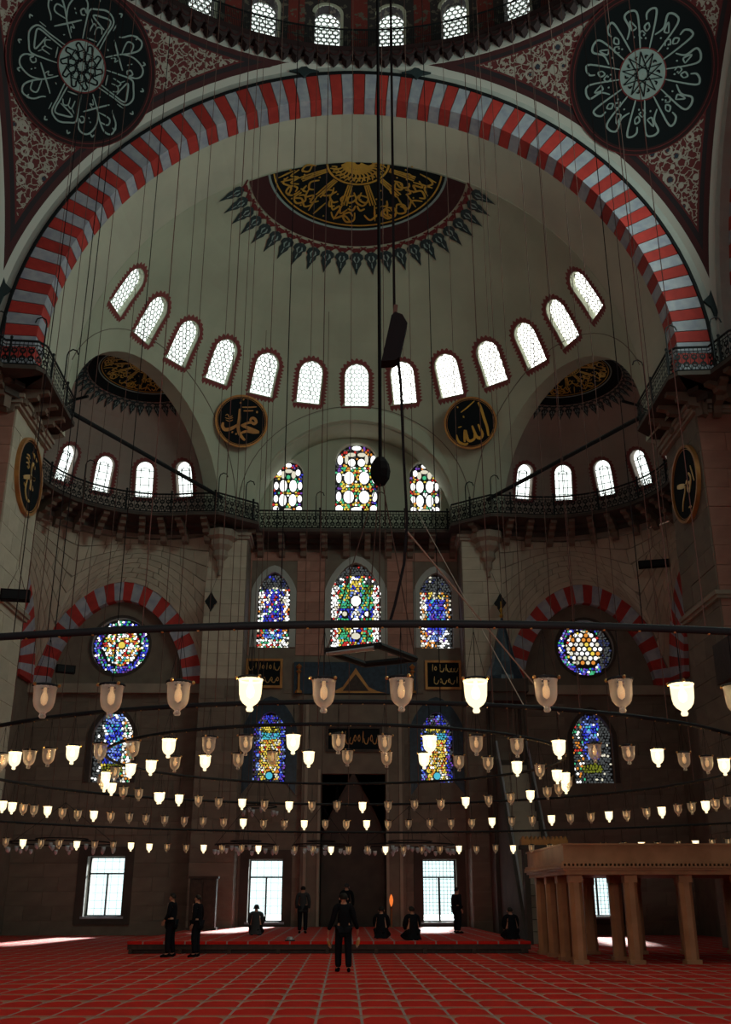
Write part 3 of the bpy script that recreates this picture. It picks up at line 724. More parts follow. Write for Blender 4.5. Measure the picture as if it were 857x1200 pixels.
# shepherd's-crook hooks standing on the rail
hk = MB(); hk.tube([(0, 0, 0), (0, 0, 1.45), (.05, 0, 1.62), (.2, 0, 1.72), (.36, 0, 1.66), (.42, 0, 1.5)], .028, 5); hkm = hk.mesh('lamp_hook', M['iron'])
for k, (x, y, rz, lab) in enumerate([(-12.7, 31.9, PI, 'curved iron hook on the balcony at the left border, outermost'), (-11.35, 32.3, PI, 'curved iron hook on the balcony corner of the left pier'), (-11.2, 34.6, 0, 'curved iron hook halfway along the side rail of the left pier'), (-11.3, 36.6, 0, 'curved iron hook at the far end of the left pier rail'),
        (-6.75, 46.7, 0, 'curved iron hook on the balcony peak left of the recess'), (-5.5, 47.7, 0, 'curved iron hook beside the left corner of the recess balcony'), (-2.0, 49.1, 0, 'curved iron hook on the recess rail left of the central window'), (-13.0, 45.2, 0, 'curved iron hook on the rail inside the left corner bay'),
        (1.6, 49.1, PI, 'curved iron hook on the recess rail right of the central window'), (4.0, 49.1, 0, 'curved iron hook beside the right window of the recess'), (5.6, 47.6, 0, 'curved iron hook beside the right corner of the recess balcony'), (6.75, 46.7, 0, 'curved iron hook on the balcony peak right of the recess'),
        (11.3, 32.4, 0, 'curved iron hook on the balcony corner of the right pier'), (11.2, 35.0, PI, 'curved iron hook halfway along the side rail of the right pier'), (12.75, 31.8, 0, 'curved iron hook on the balcony at the right border, outermost')]):
    o = link('lamp_hook', hkm); o.location = (x, y, ZS+.3); o.rotation_euler = (0, 0, rz); tag(o, lab, 'hook', 'iron hooks on the balcony rail')

# ================================================================== WINDOWS
WN = [0]
def window_root(mw, label, group=None):
    WN[0] += 1; o = empty(f'window_{WN[0]}', mw=mw); tag(o, label, 'window', group, 'structure'); return o
def hex_lattice(w, h, p, bw, y0, y1, arched=True, inside=None):
    mb = MB(); rr = p/math.sqrt(3); dz = p*math.sqrt(3)/2
    test = inside or (lambda x, z: in_arch(x, z, w, h))
    nx = int(w/p)+2; nz = int(h/dz)+2
    for iz in range(-1, nz+1):
        for ix in range(-nx, nx+1):
            cx = ix*p+(iz % 2)*p/2; cz = iz*dz+.1
            for k in (0, 1, 2):
                a0 = R(30+60*k); a1 = R(90+60*k)
                x0, z0, x1, z1 = cx+rr*math.cos(a0), cz+rr*math.sin(a0), cx+rr*math.cos(a1), cz+rr*math.sin(a1)
                if not (test((x0+x1)/2, (z0+z1)/2)): continue
                d = math.hypot(x1-x0, z1-z0); nx_, nz_ = -(z1-z0)/d*bw/2, (x1-x0)/d*bw/2
                mb.prism([(x0-nx_, z0-nz_), (x1-nx_, z1-nz_), (x1+nx_, z1+nz_), (x0+nx_, z0+nz_)], y0, y1)
    return mb
def frill(w, h, g, t, tooth, n_side, n_arc, n_bot, y0=-.03, rs=12.0):
    """toothed painted border around an arched opening"""
    zs = h-w; path = []
    for i in range(n_side): path.append((w+g, zs*i/n_side, 0))
    for i in range(n_arc): a = PI*i/n_arc; path.append(((w+g)*math.cos(a), zs+(w+g)*math.sin(a), a))
    for i in range(n_side): path.append((-w-g, zs-zs*i/n_side, PI))
    for i in range(n_bot): path.append((-w-g+(2*w+2*g)*i/n_bot, -g, -PI/2))
    mb = MB(); n = len(path); bulge = lambda x, z: (x*x+(z-h/2)**2)/(-2*rs)
    for i in range(n):
        x, z, a = path[i]; x2, z2, a2 = path[(i+1) % n]
        am = a if abs(a-a2) > 1 else (a+a2)/2
        ix, iz = -math.cos(a)*t, -math.sin(a)*t; jx, jz = -math.cos(a2)*t, -math.sin(a2)*t
        ii = (x+ix, z+iz); jj = (x2+jx, z2+jz); tip = ((x+x2)/2+math.cos(am)*tooth, (z+z2)/2+math.sin(am)*tooth)
        mb.prism([ii, (x, z), tip, (x2, z2), jj], y0+bulge(x, z), y0+.12+bulge(x, z))
    return mb
ORD = ['first', 'second', 'third', 'fourth', 'fifth', 'sixth', 'seventh', 'eighth', 'ninth', 'tenth', 'eleventh', 'twelfth', 'thirteenth', 'fourteenth', 'fifteenth', 'sixteenth', 'seventeenth', 'eighteenth', 'nineteenth', 'twentieth']
def ordn(k):
    if k < 20: return ORD[k]
    t = ['', '', 'twenty', 'thirty', 'forty', 'fifty'][(k+1)//10]; r_ = (k+1) % 10
    return (t+'-'+ORD[r_-1]) if r_ else {20: 'twentieth', 30: 'thirtieth', 40: 'fortieth', 50: 'fiftieth'}[k+1]
# thirteen windows round the foot of the half dome
w0 = window_root(Matrix.Identity(4), 'x')
mb = MB(); mb.prism(arch(.65, 2.24), .22, .26); mb.build('pane', M['pane_day'], w0)
hex_lattice(.61, 2.18, .245, .04, .16, .21).build('lattice', M['lattice'], w0)
frill(.61, 2.18, .20, .15, .16, 9, 11, 8, -.02).build('painted_border', M['frill'], w0)
for k, a in enumerate(reversed(WA)):
    mw = sphere_frame(S, SR, a, WE) @ Matrix.Translation((0, 0, -1.06))
    lab = f'arched window with honeycomb lattice at the foot of the half dome, {ordn(k)} of thirteen from the left'
    if k == 0: w0.matrix_world = mw; w0['label'] = lab; w0['group'] = 'half dome windows'; o = w0
    else:
        WN[0] += 1; o = copy_tree(w0, mw=mw); o.name = f'window_{WN[0]}'; o['label'] = lab
    if k > 6:
        for ch in o.children:
            if ch.name.startswith('pane'):
                if 'pwm' not in M: M['pwm'] = ch.data.copy(); M['pwm'].materials[0] = M['pane_warm']
                ch.data = M['pwm']
# corner half dome windows
w1 = None
for s in (-1, 1):
    for k in range(5):
        a = R(77+21.7*k); a = a if s < 0 else PI-a
        mw = sphere_frame(E_c(s), ER, a, R(21)) @ Matrix.Translation((0, 0, -.9))
        lab = f"tall arched leaded window in the {'left' if s < 0 else 'right'} corner half dome, {ordn(k)} from the recess"
        if w1 is None:
            w1 = window_root(mw, lab, 'corner half dome windows')
            mb = MB(); mb.prism(arch(.45, 1.86), .32, .36); mb.build('pane', M['pane_day'], w1)
            mb = MB()
            for x in (-.22, .22): mb.box(x-.018, x+.018, .27, .31, 0, 1.5)
            for z in (.28, .62, 1.0, 1.36): mb.box(-.43, .43, .27, .31, z-.018, z+.018)
            mb.ring([(.24*math.cos(PI*i/8), 1.3+.24*math.sin(PI*i/8)) for i in range(9)], [(.205*math.cos(PI*i/8), 1.3+.205*math.sin(PI*i/8)) for i in range(9)], .27, .31, closed=False)
            mb.build('lattice', M['lead'], w1)
            frill(.43, 1.82, .17, .12, .12, 8, 9, 6, -.02, ER).build('painted_border', M['frill'], w1)
        else:
            WN[0] += 1; o = copy_tree(w1, mw=mw); o.name = f'window_{WN[0]}'; o['label'] = lab
# drum windows (those the hall side shows)
w2 = None
vis = [k for k in range(NW) if 20 < math.degrees(2*PI*(k+.5)/NW) < 160]
for j, k in enumerate(reversed(vis)):
    a = 2*PI*(k+.5)/NW
    mw = frame((14.1*math.cos(a), 20+14.1*math.sin(a), 35.7), (math.sin(a), -math.cos(a), 0), (math.cos(a), math.sin(a), 0), (0, 0, 1))
    lab = f'arched lattice window of the main dome drum at the top, {ordn(j)} of {len(vis)} from the left'
    if w2 is None:
        w2 = window_root(mw, lab, 'drum windows')
        mb = MB(); mb.prism(arch(.60, 2.8), .5, .54); mb.build('pane', M['pane_day'], w2)
        hex_lattice(.56, 2.75, .26, .06, .42, .48).build('lattice', M['lattice'], w2)
        mb = MB(); mb.ring([(x*1.22, z) for x, z in arch(.56, 2.87)][1:], [(x, z) for x, z in arch(.56, 2.75)][1:], -.05, .02, closed=False); mb.build('window_rim', M['plaster_band'], w2)
    else: WN[0] += 1; o = copy_tree(w2, mw=mw); o.name = f'window_{WN[0]}'; o['label'] = lab
# added sheet blocks sky through the drum openings, so only daylight panes remain
mb = MB(); mb.grid([[(14.95*math.cos(2*PI*i/64), 20+14.95*math.sin(2*PI*i/64), z) for i in range(65)] for z in (35.1, 40.5)]); struct(mb.build('wall_drum_outer', M['plaster']), 'outer face of the drum wall behind its windows', 'wall')

# stained glass: small cells joined as stuff, larger cells as panes
GC = ['white', 'red', 'green', 'blue', 'cyan', 'yellow', 'orange', 'violet', 'sky', 'ivory', 'dim', 'dimblue', 'olive']
GM = [M['g_'+c] for c in GC]
def pick(ws):
    t = random.random()*sum(w for _, w in ws)
    for c, w in ws:
        t -= w
        if t <= 0: return GC.index(c)
    return GC.index(ws[-1][0])
def stained(root, outline, inside, colf, cell, y=.30, big=(), skip=.0, x0=-2, x1=2, z0=-2, z1=5):
    mb = MB(); mb.prism(outline, y+.03, y+.08); mb.build('lead_backing', M['lead'], root)
    for (px, pz, rx, rz, c, nn) in big:
        q = MB(); q.prism([(px+rx*math.cos(2*PI*(i+.5)/nn), pz+rz*math.sin(2*PI*(i+.5)/nn)) for i in range(nn)], y-.02, y+.025); q.build('pane', M['g_'+c], root)
    mb = MB(); dz = cell*.87; iz = 0; z = z0
    while z < z1:
        x = x0+(cell/2 if iz % 2 else 0)
        while x < x1:
            jx, jz = x+random.uniform(-.18, .18)*cell, z+random.uniform(-.18, .18)*cell
            if inside(jx, jz) and not any(((jx-b[0])/(b[2]+cell*.38))**2+((jz-b[1])/(b[3]+cell*.38))**2 < 1 for b in big):
                c = colf(jx, jz)
                if c is not None and random.random() >= skip:
                    r_ = cell*random.uniform(.36, .50); a0 = random.uniform(0, 6); nn = random.choice((4, 5, 5, 6)); e = random.uniform(.75, 1.3)
                    mb.prism([(jx+r_*e*math.cos(a0+2*PI*i/nn), jz+r_/e*math.sin(a0+2*PI*i/nn)) for i in range(nn)], y-.01, y+.02, mi=c)
            x += cell
        z += dz; iz += 1
    o = mb.build('small_panes', GM, root); o['kind'] = 'stuff'
def T(x, y, z): return Matrix.Translation((x, y, z))
YW = 50.8
def surround(root, w, h, g, m, pt=.2, d=.10):
    a = arch(w+g, h+g*1.1, 14, pt); b = arch(w, h, 14, pt)
    a = [(p[0], max(p[1], 0)) for p in a]; n = min(len(a), len(b))
    q = MB(); q.ring(a[1:n]+[a[0]], b[1:n]+[b[0]], -d, .05, closed=False); q.build('stone_surround', m, root, fix=True)
# upper recess windows
def upper(x, w, h, big, lab):
    r_ = window_root(T(x, YW, 20.95), lab)
    def col(px, pz):
        if abs(px) > w*.74: return pick([('violet', 2), ('red', 2), ('green', 1.5), ('blue', 1), ('dim', 2)])
        if pz > h-w*.9: return pick([('red', 1), ('dim', 2), ('violet', 1), ('orange', 1)])
        return pick([('yellow', 4), ('orange', 1.5), ('green', 2), ('white', 1.2), ('red', .7)])
    stained(r_, arch(w+.03, h+.05), lambda a, b: in_arch(a, b, w-.05, h-.05), col, .155, big=big, x0=-w, x1=w, z0=.06, z1=h)
    q = MB(); q.ring([(1.09*a, b) for a, b in arch(w, h+.07)][1:], arch(w, h)[1:], -.04, .05, closed=False); q.build('window_rim', M['plaster_band'], r_)
sb = [(-.26, 1.55, .20, .34, 'white', 12), (.27, 1.55, .20, .34, 'white', 12), (-.27, .72, .20, .34, 'white', 12), (.26, .72, .20, .34, 'white', 12),
      (-.64, 1.55, .12, .22, 'white', 10), (.64, 1.55, .12, .22, 'white', 10), (-.64, .8, .12, .20, 'white', 10), (.64, .8, .12, .2, 'white', 10), (-.50, 2.33, .13, .18, 'white', 10), (.52, 2.33, .13, .18, 'white', 10),
      (0, 2.76, .16, .12, 'white', 10), (-.28, 2.2, .12, .22, 'ivory', 8), (.28, 2.2, .12, .22, 'ivory', 8), (0, 2.42, .22, .11, 'ivory', 8), (0, 2.07, .11, .12, 'green', 6), (-.62, .22, .16, .15, 'white', 8), (0, .16, .24, .08, 'ivory', 8), (.62, .22, .16, .15, 'white', 8)]
upper(-3.6, .82, 2.95, sb, 'smaller stained window with white ovals left in the upper recess'); upper(3.82, .82, 2.95, sb, 'smaller stained window with white ovals right in the upper recess')
cbg = [(-.40, 2.05, .27, .36, 'white', 12), (.42, 2.05, .27, .36, 'white', 12), (-.42, .93, .28, .36, 'white', 12), (.42, .93, .28, .36, 'white', 12),
       (-.96, 2.05, .14, .30, 'white', 10), (.98, 2.0, .14, .26, 'white', 10), (-.96, .95, .14, .28, 'white', 10), (.98, .95, .14, .28, 'white', 10), (-.90, 3.1, .15, .28, 'white', 10), (.92, 3.1, .15, .28, 'white', 10),
       (0, 3.82, .26, .13, 'white', 10), (-.26, 2.95, .20, .22, 'white', 10), (.26, 2.95, .20, .22, 'white', 10), (-.55, 3.15, .10, .28, 'ivory', 8), (.55, 3.15, .10, .28, 'ivory', 8), (-.28, 3.42, .24, .12, 'ivory', 8), (.28, 3.42, .24, .12, 'ivory', 8), (-.93, .25, .20, .2, 'white', 8), (0, .2, .3, .14, 'white', 8), (.93, .25, .2, .2, 'white', 8)]
upper(.11, 1.16, 4.0, cbg, 'tall central stained window with white ovals in the upper recess')
# middle row
def mid(x, z, w, h, colf, lab, cell=.145, big=(), sm='white_band', g=.32):
    r_ = window_root(T(x, YW, z), lab)
    stained(r_, arch(w+.03, h+.05, pt=.2), lambda a, b: in_arch(a, b, w-.04, h-.1), colf, cell, big=big, x0=-w, x1=w, z0=.07, z1=h)
    surround(r_, w, h, g, M[sm])
    return r_
def cml(px, pz):
    if pz > 3.2: return pick([('dim', 5), ('dimblue', 3), ('ivory', .6), ('blue', .5)])
    if abs(px) > .50: return pick([('white', 5), ('orange', 1.3), ('red', .7), ('ivory', 1), ('dim', 1.2), ('green', .4)])
    if pz < .45: return pick([('white', 3), ('red', 1), ('yellow', 1.4), ('green', .6), ('ivory', 1)])
    if pz < .95: return pick([('sky', 4), ('cyan', 2), ('white', 1.5), ('blue', 1)])
    return pick([('blue', 6), ('white', 1.8), ('ivory', 1), ('violet', 1), ('red', .8), ('green', .5)])
mid(-4.15, 13.5, .84, 4.0, cml, 'stained window with blue field left of the middle tier')
def cmr(px, pz):
    if pz > 3.05: return pick([('dim', 6), ('dimblue', 2), ('ivory', .3)])
    if px < -.48: return pick([('ivory', 4), ('white', 2.5), ('orange', 2), ('red', .6)])
    if px > .48: return pick([('dim', 4), ('white', 2), ('orange', 1.3), ('ivory', .5)])
    if pz < .45: return pick([('white', 2), ('orange', 1.4), ('dim', 1), ('ivory', 1)])
    if pz < .95: return pick([('sky', 3), ('white', 2.5), ('violet', 1)])
    if pz > 2.7: return pick([('yellow', 2), ('ivory', 2), ('dim', 1), ('orange', 1)])
    return pick([('blue', 7), ('violet', 2), ('cyan', 1), ('white', 1.2), ('sky', 1.5), ('red', .4)])
mid(4.25, 13.5, .84, 4.0, cmr, 'stained window with deep blue field right of the middle tier')
def cmc(px, pz):
    if pz > 3.95: return pick([('dim', 6), ('red', .5), ('white', .5)])
    if pz > 3.45 and abs(px) > .4: return pick([('dim', 3), ('white', 1.5), ('red', .5)])
    if abs(px) > .88: return pick([('white', 7), ('ivory', 1), ('red', .9)])
    if pz < .38: return pick([('white', 3), ('red', 2), ('yellow', 1), ('green', .7)]) if abs(px) > .3 else pick([('red', 2), ('yellow', 1), ('sky', 1)])
    if abs(px) > .30:
        if 1.65 < pz < 2.1: return pick([('blue', 5), ('white', 2), ('violet', 1)])
        return pick([('green', 5), ('yellow', 2.2), ('cyan', .8), ('olive', 1), ('red', .4)])
    if 3.0 < pz: return pick([('yellow', 2), ('blue', 1), ('white', 1.5)])
    return pick([('blue', 2), ('white', 2), ('ivory', 1), ('sky', 1)])
mid(.1, 13.5, 1.30, 4.55, cmc, 'large stained window with green and white panels in the centre of the middle tier', big=[(0, 2.55, .26, .28, 'white', 8), (0, 1.35, .26, .30, 'white', 8), (0, .68, .24, .17, 'ivory', 8), (-.58, 1.86, .13, .13, 'ivory', 6), (.58, 1.86, .13, .13, 'white', 6)])
# lower pair in the recess
def cl(px, pz):
    if pz > 2.75: return pick([('dim', 3), ('blue', 2), ('violet', 1), ('sky', .7)])
    if abs(px) > .5: return pick([('blue', 2.5), ('dimblue', 2), ('sky', 1.5), ('violet', 1), ('dim', 2)])
    if pz > 2.4: return pick([('yellow', 2), ('olive', 2), ('dim', 1)])
    if pz > 2.05: return pick([('cyan', 5), ('sky', 1), ('green', .6)])
    if pz < .12: return pick([('dim', 3), ('blue', 1)])
    return pick([('yellow', 5), ('orange', 2.4), ('ivory', 1.8), ('white', .8), ('red', .3), ('olive', .6)])
for x, lab in ((-4.12, 'stained window with golden field and blue edges left of the prayer niche'), (4.12, 'stained window with golden field and blue edges right of the prayer niche')):
    r_ = mid(x, 6.85, .80, 3.4, cl, lab, cell=.125, big=[(0, .33, .17, .17, 'cyan', 8)], sm='tile_blue', g=.55)
# round and arched windows of the corner bays
for s in (-1, 1):
    sd_ = 'left' if s < 0 else 'right'
    r_ = window_root(T(11.68*s, 50.05, 13.38), f'round stained window inside the {sd_} striped arch')
    def cr(px, pz, s=s):
        d = math.hypot(px, pz)
        if s > 0 and px > .75 and d > .8: return pick([('dim', 5), ('dimblue', 2)])
        if 0.93 < d < 1.03: return None
        if d > 1.0: return pick([('blue', 3), ('green', 2.5), ('violet', 2), ('white', 1.2), ('sky', 1)])
        if s < 0: return pick([('white', 4), ('yellow', 1.6), ('red', 1), ('cyan', 1), ('orange', 1), ('green', .8)])
        return pick([('orange', 2), ('white', 4), ('yellow', 2), ('ivory', 2), ('red', 1), ('sky', .4)])
    stained(r_, circ(1.45), lambda a, b: a*a+b*b < 1.34**2, cr, .14, big=[(0, .1 if s < 0 else 0, .17, .17, 'yellow', 8)] if s < 0 else [(.27*i+(.135 if j % 2 else 0), .235*j, .10, .10, random.choice(['white', 'ivory', 'orange', 'white', 'yellow']), 7) for i in range(-3, 4) for j in range(-3, 4) if math.hypot(.27*i+(.135 if j % 2 else 0), .235*j) < .85], x0=-1.4, x1=1.4, z0=-1.4, z1=1.4)
    q = MB(); q.ring(circ(1.56), circ(1.42), -.06, .05); q.build('stone_surround', M['dark_stone'], r_)
    r_ = window_root(T(11.65*s, 50.05, 6.75), f'tall dim stained window below the ledge of the {sd_} corner bay')
    def ce(px, pz, s=s):
        if s < 0:
            if abs(px+.05) < .42 and pz > .95: return pick([('sky', 3), ('blue', 2.5), ('cyan', 2), ('white', .8)])
            if pz < .95 and pz > .45 and abs(px) < .5: return pick([('olive', 4), ('yellow', .6)])
            if px > .42: return pick([('white', 2), ('orange', 1), ('ivory', 1), ('green', .5)])
            return pick([('dim', 5), ('white', .7)])
        if abs(px) < .42 and (pz > 2.1 and pz < 2.9): return pick([('blue', 3), ('sky', 1.5), ('cyan', 1), ('white', .5)])
        if abs(px) < .4 and pz > 1.1: return pick([('dimblue', 3), ('blue', 1), ('sky', .6)])
        if pz < .95 and pz > .5 and abs(px) < .45: return pick([('olive', 4)])
        if px < -.42: return pick([('dim', 3), ('orange', .8), ('red', .4), ('white', .6), ('green', .5)])
        return pick([('dim', 6), ('ivory', .3)])
    stained(r_, arch(1.0, 3.45, pt=.15), lambda a, b: in_arch(a, b, .92, 3.3), ce, .145, x0=-.95, x1=.95, z0=.07, z1=3.4)
    surround(r_, .98, 3.4, .22, M['dark_stone'], pt=.15)
# clear casements at floor level
for (x, z, w, h, yb, lab, gd) in ((-4.1, .55, .80, 2.75, YW, 'clear floor-level window left of the prayer niche', 0), (4.1, .55, .80, 2.75, YW, 'clear gridded floor-level window right of the prayer niche', 1),
                               (-11.45, .8, .86, 2.6, 50.05, 'clear floor-level window of the left corner bay', 0), (11.45, .8, .86, 2.6, 50.05, 'clear floor-level window behind the columned platform', 1)):
    r_ = window_root(T(x, yb, z), lab); q = MB(); f_ = .06
    q.box(-w, w, .55, .63, 0, f_); q.box(-w, w, .55, .63, h-f_, h); q.box(-w, -w+f_, .55, .63, 0, h); q.box(w-f_, w, .55, .63, 0, h)
    q.box(-w, w, .53, .65, h*.70, h*.70+.07); q.box(-.04, .04, .53, .65, 0, h*.70); q.build('window_frame', M['lead'], r_)
    q = MB(); g_ = .17 if gd else .34; k = 1; t_ = .008 if gd else .005
    while -w+k*g_ < w: q.box(-w+k*g_-t_, -w+k*g_+t_, .57, .60, 0, h); k += 1
    k = 1
    while k*g_ < h: q.box(-w, w, .57, .60, k*g_-t_, k*g_+t_); k += 1
    q.build('glazing_bars', M['lead'], r_)
    for a, b, c_, d in ((-w+f_, w-f_, h*.70+.07, h-f_), (-w+f_, -.04, f_, h*.7), (.04, w-f_, f_, h*.7)): q = MB(); q.box(a, b, .605, .615, c_, d); q.build('pane', M['clear'], r_)
    q = MB(); q.box(-w-.12, w+.12, -.10, .5, -.10, 0); q.build('window_sill', M['grey_marble'], r_)
    q = MB(); gg = .42
    q.box(-w-gg, -w, -.08, .04, -.35, h+gg); q.box(w, w+gg, -.08, .04, -.35, h+gg); q.box(-w, w, -.08, .04, h, h+gg); q.box(-w, w, -.08, .04, -.35, -.1); q.build('stone_surround', M['dark_stone'], r_)
# dark tiled panels with pointed heads around the lower recess windows
for x in (-4.12, 4.12):
    q = MB(); a = arch(1.32, 4.75, 14, .2, 0); b = [(p[0]*.99, p[1]) for p in arch(.82, 4.0, 14, .2, 0)]
    q.ring([(p[0], p[1]+6.25) for p in a[1:]+[a[0]]], [(p[0], min(max(p[1], .6), 4.0)+6.25) for p in b[1:]+[b[0]]], YW-.06, YW-.003, closed=False)
    o = q.build('tile_panel', M['tile_blue'], None, fix=True); o.location = (x, 0, 0)
    tag(o, f"blue tiled surround of the golden stained window {'left' if x < 0 else 'right'} of the prayer niche", 'tile panel')

# ================================================================== DOME CORBELS
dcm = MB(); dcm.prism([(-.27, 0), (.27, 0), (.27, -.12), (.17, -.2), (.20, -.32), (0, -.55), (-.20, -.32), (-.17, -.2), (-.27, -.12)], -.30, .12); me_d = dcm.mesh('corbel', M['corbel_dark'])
dc2 = MB(); dc2.ring([(.24*math.cos(PI*i/6), .02-.30*math.sin(PI*i/6)) for i in range(7)], [(.19*math.cos(PI*i/6), .02-.24*math.sin(PI*i/6)) for i in range(7)], -.33, -.30, closed=False); me_d2 = dc2.mesh('painted_scallop', M['dark_red_dim'])
dg = bpy.data.objects['trim_dome_gallery']
for k in range(160):
    a = 2*PI*k/160
    if not (R(15) < a < R(165)): continue
    mw = frame((13.85*math.cos(a), 20+13.85*math.sin(a), 35.38), (math.sin(a), -math.cos(a), 0), (math.cos(a), math.sin(a), 0), (0, 0, 1))
    o = link('corbel', me_d, dg); o.matrix_world = mw
    p = link('painted_scallop', me_d2, o)
dr_ = empty('gallery_railing'); tag(dr_, 'black iron railing of the gallery inside the main dome', 'railing', kind='structure')
mb = MB(); mb.tube([(13.62*math.cos(R(a)), 20+13.62*math.sin(R(a)), 36.65) for a in range(10, 171, 3)], .04, 5); mb.build('handrail', M['iron'], dr_)
mb = MB()
for k in range(0, 640):
    a = R(10+160*k/640); x, y = 13.62*math.cos(a), 20+13.62*math.sin(a); tx, ty = -math.sin(a)*.012, math.cos(a)*.012
    mb.add([(x-tx, y-ty, 35.65), (x+tx, y+ty, 35.65), (x+tx, y+ty, 36.65), (x-tx, y-ty, 36.65)], [(0, 1, 2, 3)])
mb.tube([(13.62*math.cos(R(a)), 20+13.62*math.sin(R(a)), 36.1) for a in range(10, 171, 3)], .02, 4)
o = mb.build('railing_bars', M['iron'], dr_); o['kind'] = 'stuff'
# rosettes where the corner vaults taper off
for x, z, lab in ((-2.35, 34.72, 'small painted star at the upper tip of the left corner vault'), (2.45, 34.72, 'small painted star at the upper tip of the right corner vault'), (-13.85, 23.6, 'small painted star at the lower tip of the left corner vault'), (13.9, 23.4, 'small painted star at the lower tip of the right corner vault')):
    q = MB(); q.prism([(x+(.42 if i % 2 == 0 else .2)*math.cos(PI*i/4)*(1.5 if z > 30 else 1)*(1.0 if i % 4 == 0 or z > 30 else 1), z-(.1 if z > 30 else 0)+(.42 if i % 2 == 0 else .2)*math.sin(PI*i/4)*(.8 if z > 30 else 2.0)) for i in range(8)], 33.88, 33.99)
    tag(q.build('painted_star', M['leaf']), lab, 'ornament')

# ================================================================== MEDALLIONS AND CALLIGRAPHY
def local_map(Rx, Rz, y0=0): return lambda u, v, h: (u*Rx, y0-h, v*Rz)
def wall_medallion(mw, rad, strokes, label, fm='gold_frame', ink='gold'):
    o = empty('calligraphy_roundel', mw=mw); tag(o, label, 'roundel', 'wall calligraphy roundels')
    q = MB(); q.prism(circ(rad*.93, 48), -.06, .04); q.build('disc', M['medallion'], o)
    q = MB(); q.ring(circ(rad, 48), circ(rad*.93, 48), -.12, .04); q.ring(circ(rad*.90, 48), circ(rad*.885, 48), -.075, -.06); q.build('frame', M[fm], o)
    q = MB(); mp = local_map(rad, rad, -.06)
    for pts, w in strokes: ribbon(q, pts, w*1.5, mp, 0, .025)
    q.build('lettering', M[ink], o); return o
def cv(L, cx, cy, sx, sy=None): sy = sy or sx; return [([((x-cx)/sx, -(y-cy)/sy) for x, y in pts], w) for pts, w in L]
muh = cv([([(385, 262), (390, 400), (385, 520), (402, 600), (440, 655), (492, 705)], .085), ([(168, 480), (162, 530), (192, 575), (250, 572), (320, 535), (388, 482)], .085),
          ([(420, 500), (500, 458), (560, 440), (600, 455), (630, 430), (612, 388), (575, 375), (548, 402), (562, 440)], .07), ([(418, 490), (520, 522), (600, 545), (682, 566)], .085), ([(684, 570), (600, 578), (510, 572), (430, 604)], .07),
          ([(415, 236), (520, 226), (622, 210)], .03), ([(440, 287), (500, 280), (578, 270)], .03), ([(630, 268), (633, 300)], .05), ([(296, 600), (316, 610)], .06), ([(350, 620), (374, 630)], .06), ([(425, 120), (432, 135)], .05), ([(390, 165), (392, 190)], .05),
          ([(190, 380), (220, 360), (250, 400), (290, 370)], .02), ([(190, 410), (240, 420), (300, 400)], .02), ([(200, 440), (250, 455), (300, 430)], .02)], 425, 435, 375)
alh = cv([([(560, 160), (590, 230), (632, 400), (662, 520), (674, 645)], .07), ([(540, 468), (572, 550), (590, 620), (556, 665), (510, 640), (482, 570), (456, 480)], .075), ([(480, 600), (478, 660), (430, 692), (388, 680), (370, 610), (354, 540), (340, 640), (338, 705)], .07),
          ([(226, 590), (250, 680), (310, 727), (352, 735), (385, 720)], .06), ([(310, 280), (400, 222), (512, 135)], .03), ([(265, 190), (275, 215)], .04), ([(340, 330), (350, 360)], .04), ([(260, 490), (310, 480)], .03)], 435, 440, 370)
pl = cv([([(245, 250), (325, 295)], .06), ([(303, 430), (290, 388), (262, 400), (258, 530)], .06), ([(258, 530), (275, 568), (328, 540)], .07), ([(328, 545), (240, 600), (155, 692)], .08), ([(250, 600), (275, 660), (270, 740)], .08), ([(278, 650), (318, 702)], .07),
         ([(216, 650), (208, 800), (238, 890), (286, 888)], .055), ([(165, 370), (200, 350), (215, 380)], .03), ([(160, 420), (190, 400), (220, 430)], .03), ([(170, 480), (200, 450), (225, 490)], .03), ([(190, 500), (215, 510)], .03), ([(175, 740), (200, 770)], .04)], 250, 585, 190, 500)
pr_ = cv([([(195, 535), (250, 580), (300, 622)], .09), ([(300, 620), (290, 700), (250, 800), (232, 900)], .05), ([(365, 520), (388, 590), (382, 650), (350, 742), (333, 690), (350, 640), (388, 655)], .06), ([(400, 460), (415, 560), (432, 692)], .035), ([(315, 620), (338, 585)], .05), ([(320, 930), (360, 950)], .04)], 300, 600, 190, 490)
def inset(m, d): return m @ Matrix.Translation((0, -d, 0))
for (px, s_, lab, st) in ((-5.93, -1, 'round black calligraphy roundel with large orange script left of the recess arch', muh), (6.05, 1, 'round black calligraphy roundel with thin gold upright letters right of the recess arch', alh)):
    d = Vector((px, 47.46-37.65, 24.50-21)); az = math.atan2(d.y, d.x); el = math.atan2(d.z, math.hypot(d.x, d.y))
    p_ = on_sphere(S, SR, az, el); tl = Vector((0, .955, .296)); ri = Vector((.985, .0, .0)).normalized(); ri = Vector((math.cos(.22*-s_*-1), math.sin(.22*s_*-1), 0)); up_ = ri.cross(Vector((-ri.y, ri.x, 0))*.955+Vector((0, 0, .296)))
    ou = (Vector((-ri.y, ri.x, 0))*.955+Vector((0, 0, .296))).normalized(); up_ = ri.cross(ou)
    wall_medallion(inset(frame(p_, ri, ou, up_), .62), 1.35, st, lab, ink='gold_frame' if s_ < 0 else 'gold')
wall_medallion(frame((-12.56, 35.95, 16.6), (0, 1, 0), (-1, 0, 0), (0, 0, 1)), 1.50, pl, 'black and gold calligraphy roundel on the left great pier', ink='gold')
wall_medallion(frame((12.56, 35.6, 16.35), (0, -1, 0), (1, 0, 0), (0, 0, 1)), 1.50, pr_, 'black and gold calligraphy roundel on the right great pier', ink='gold')

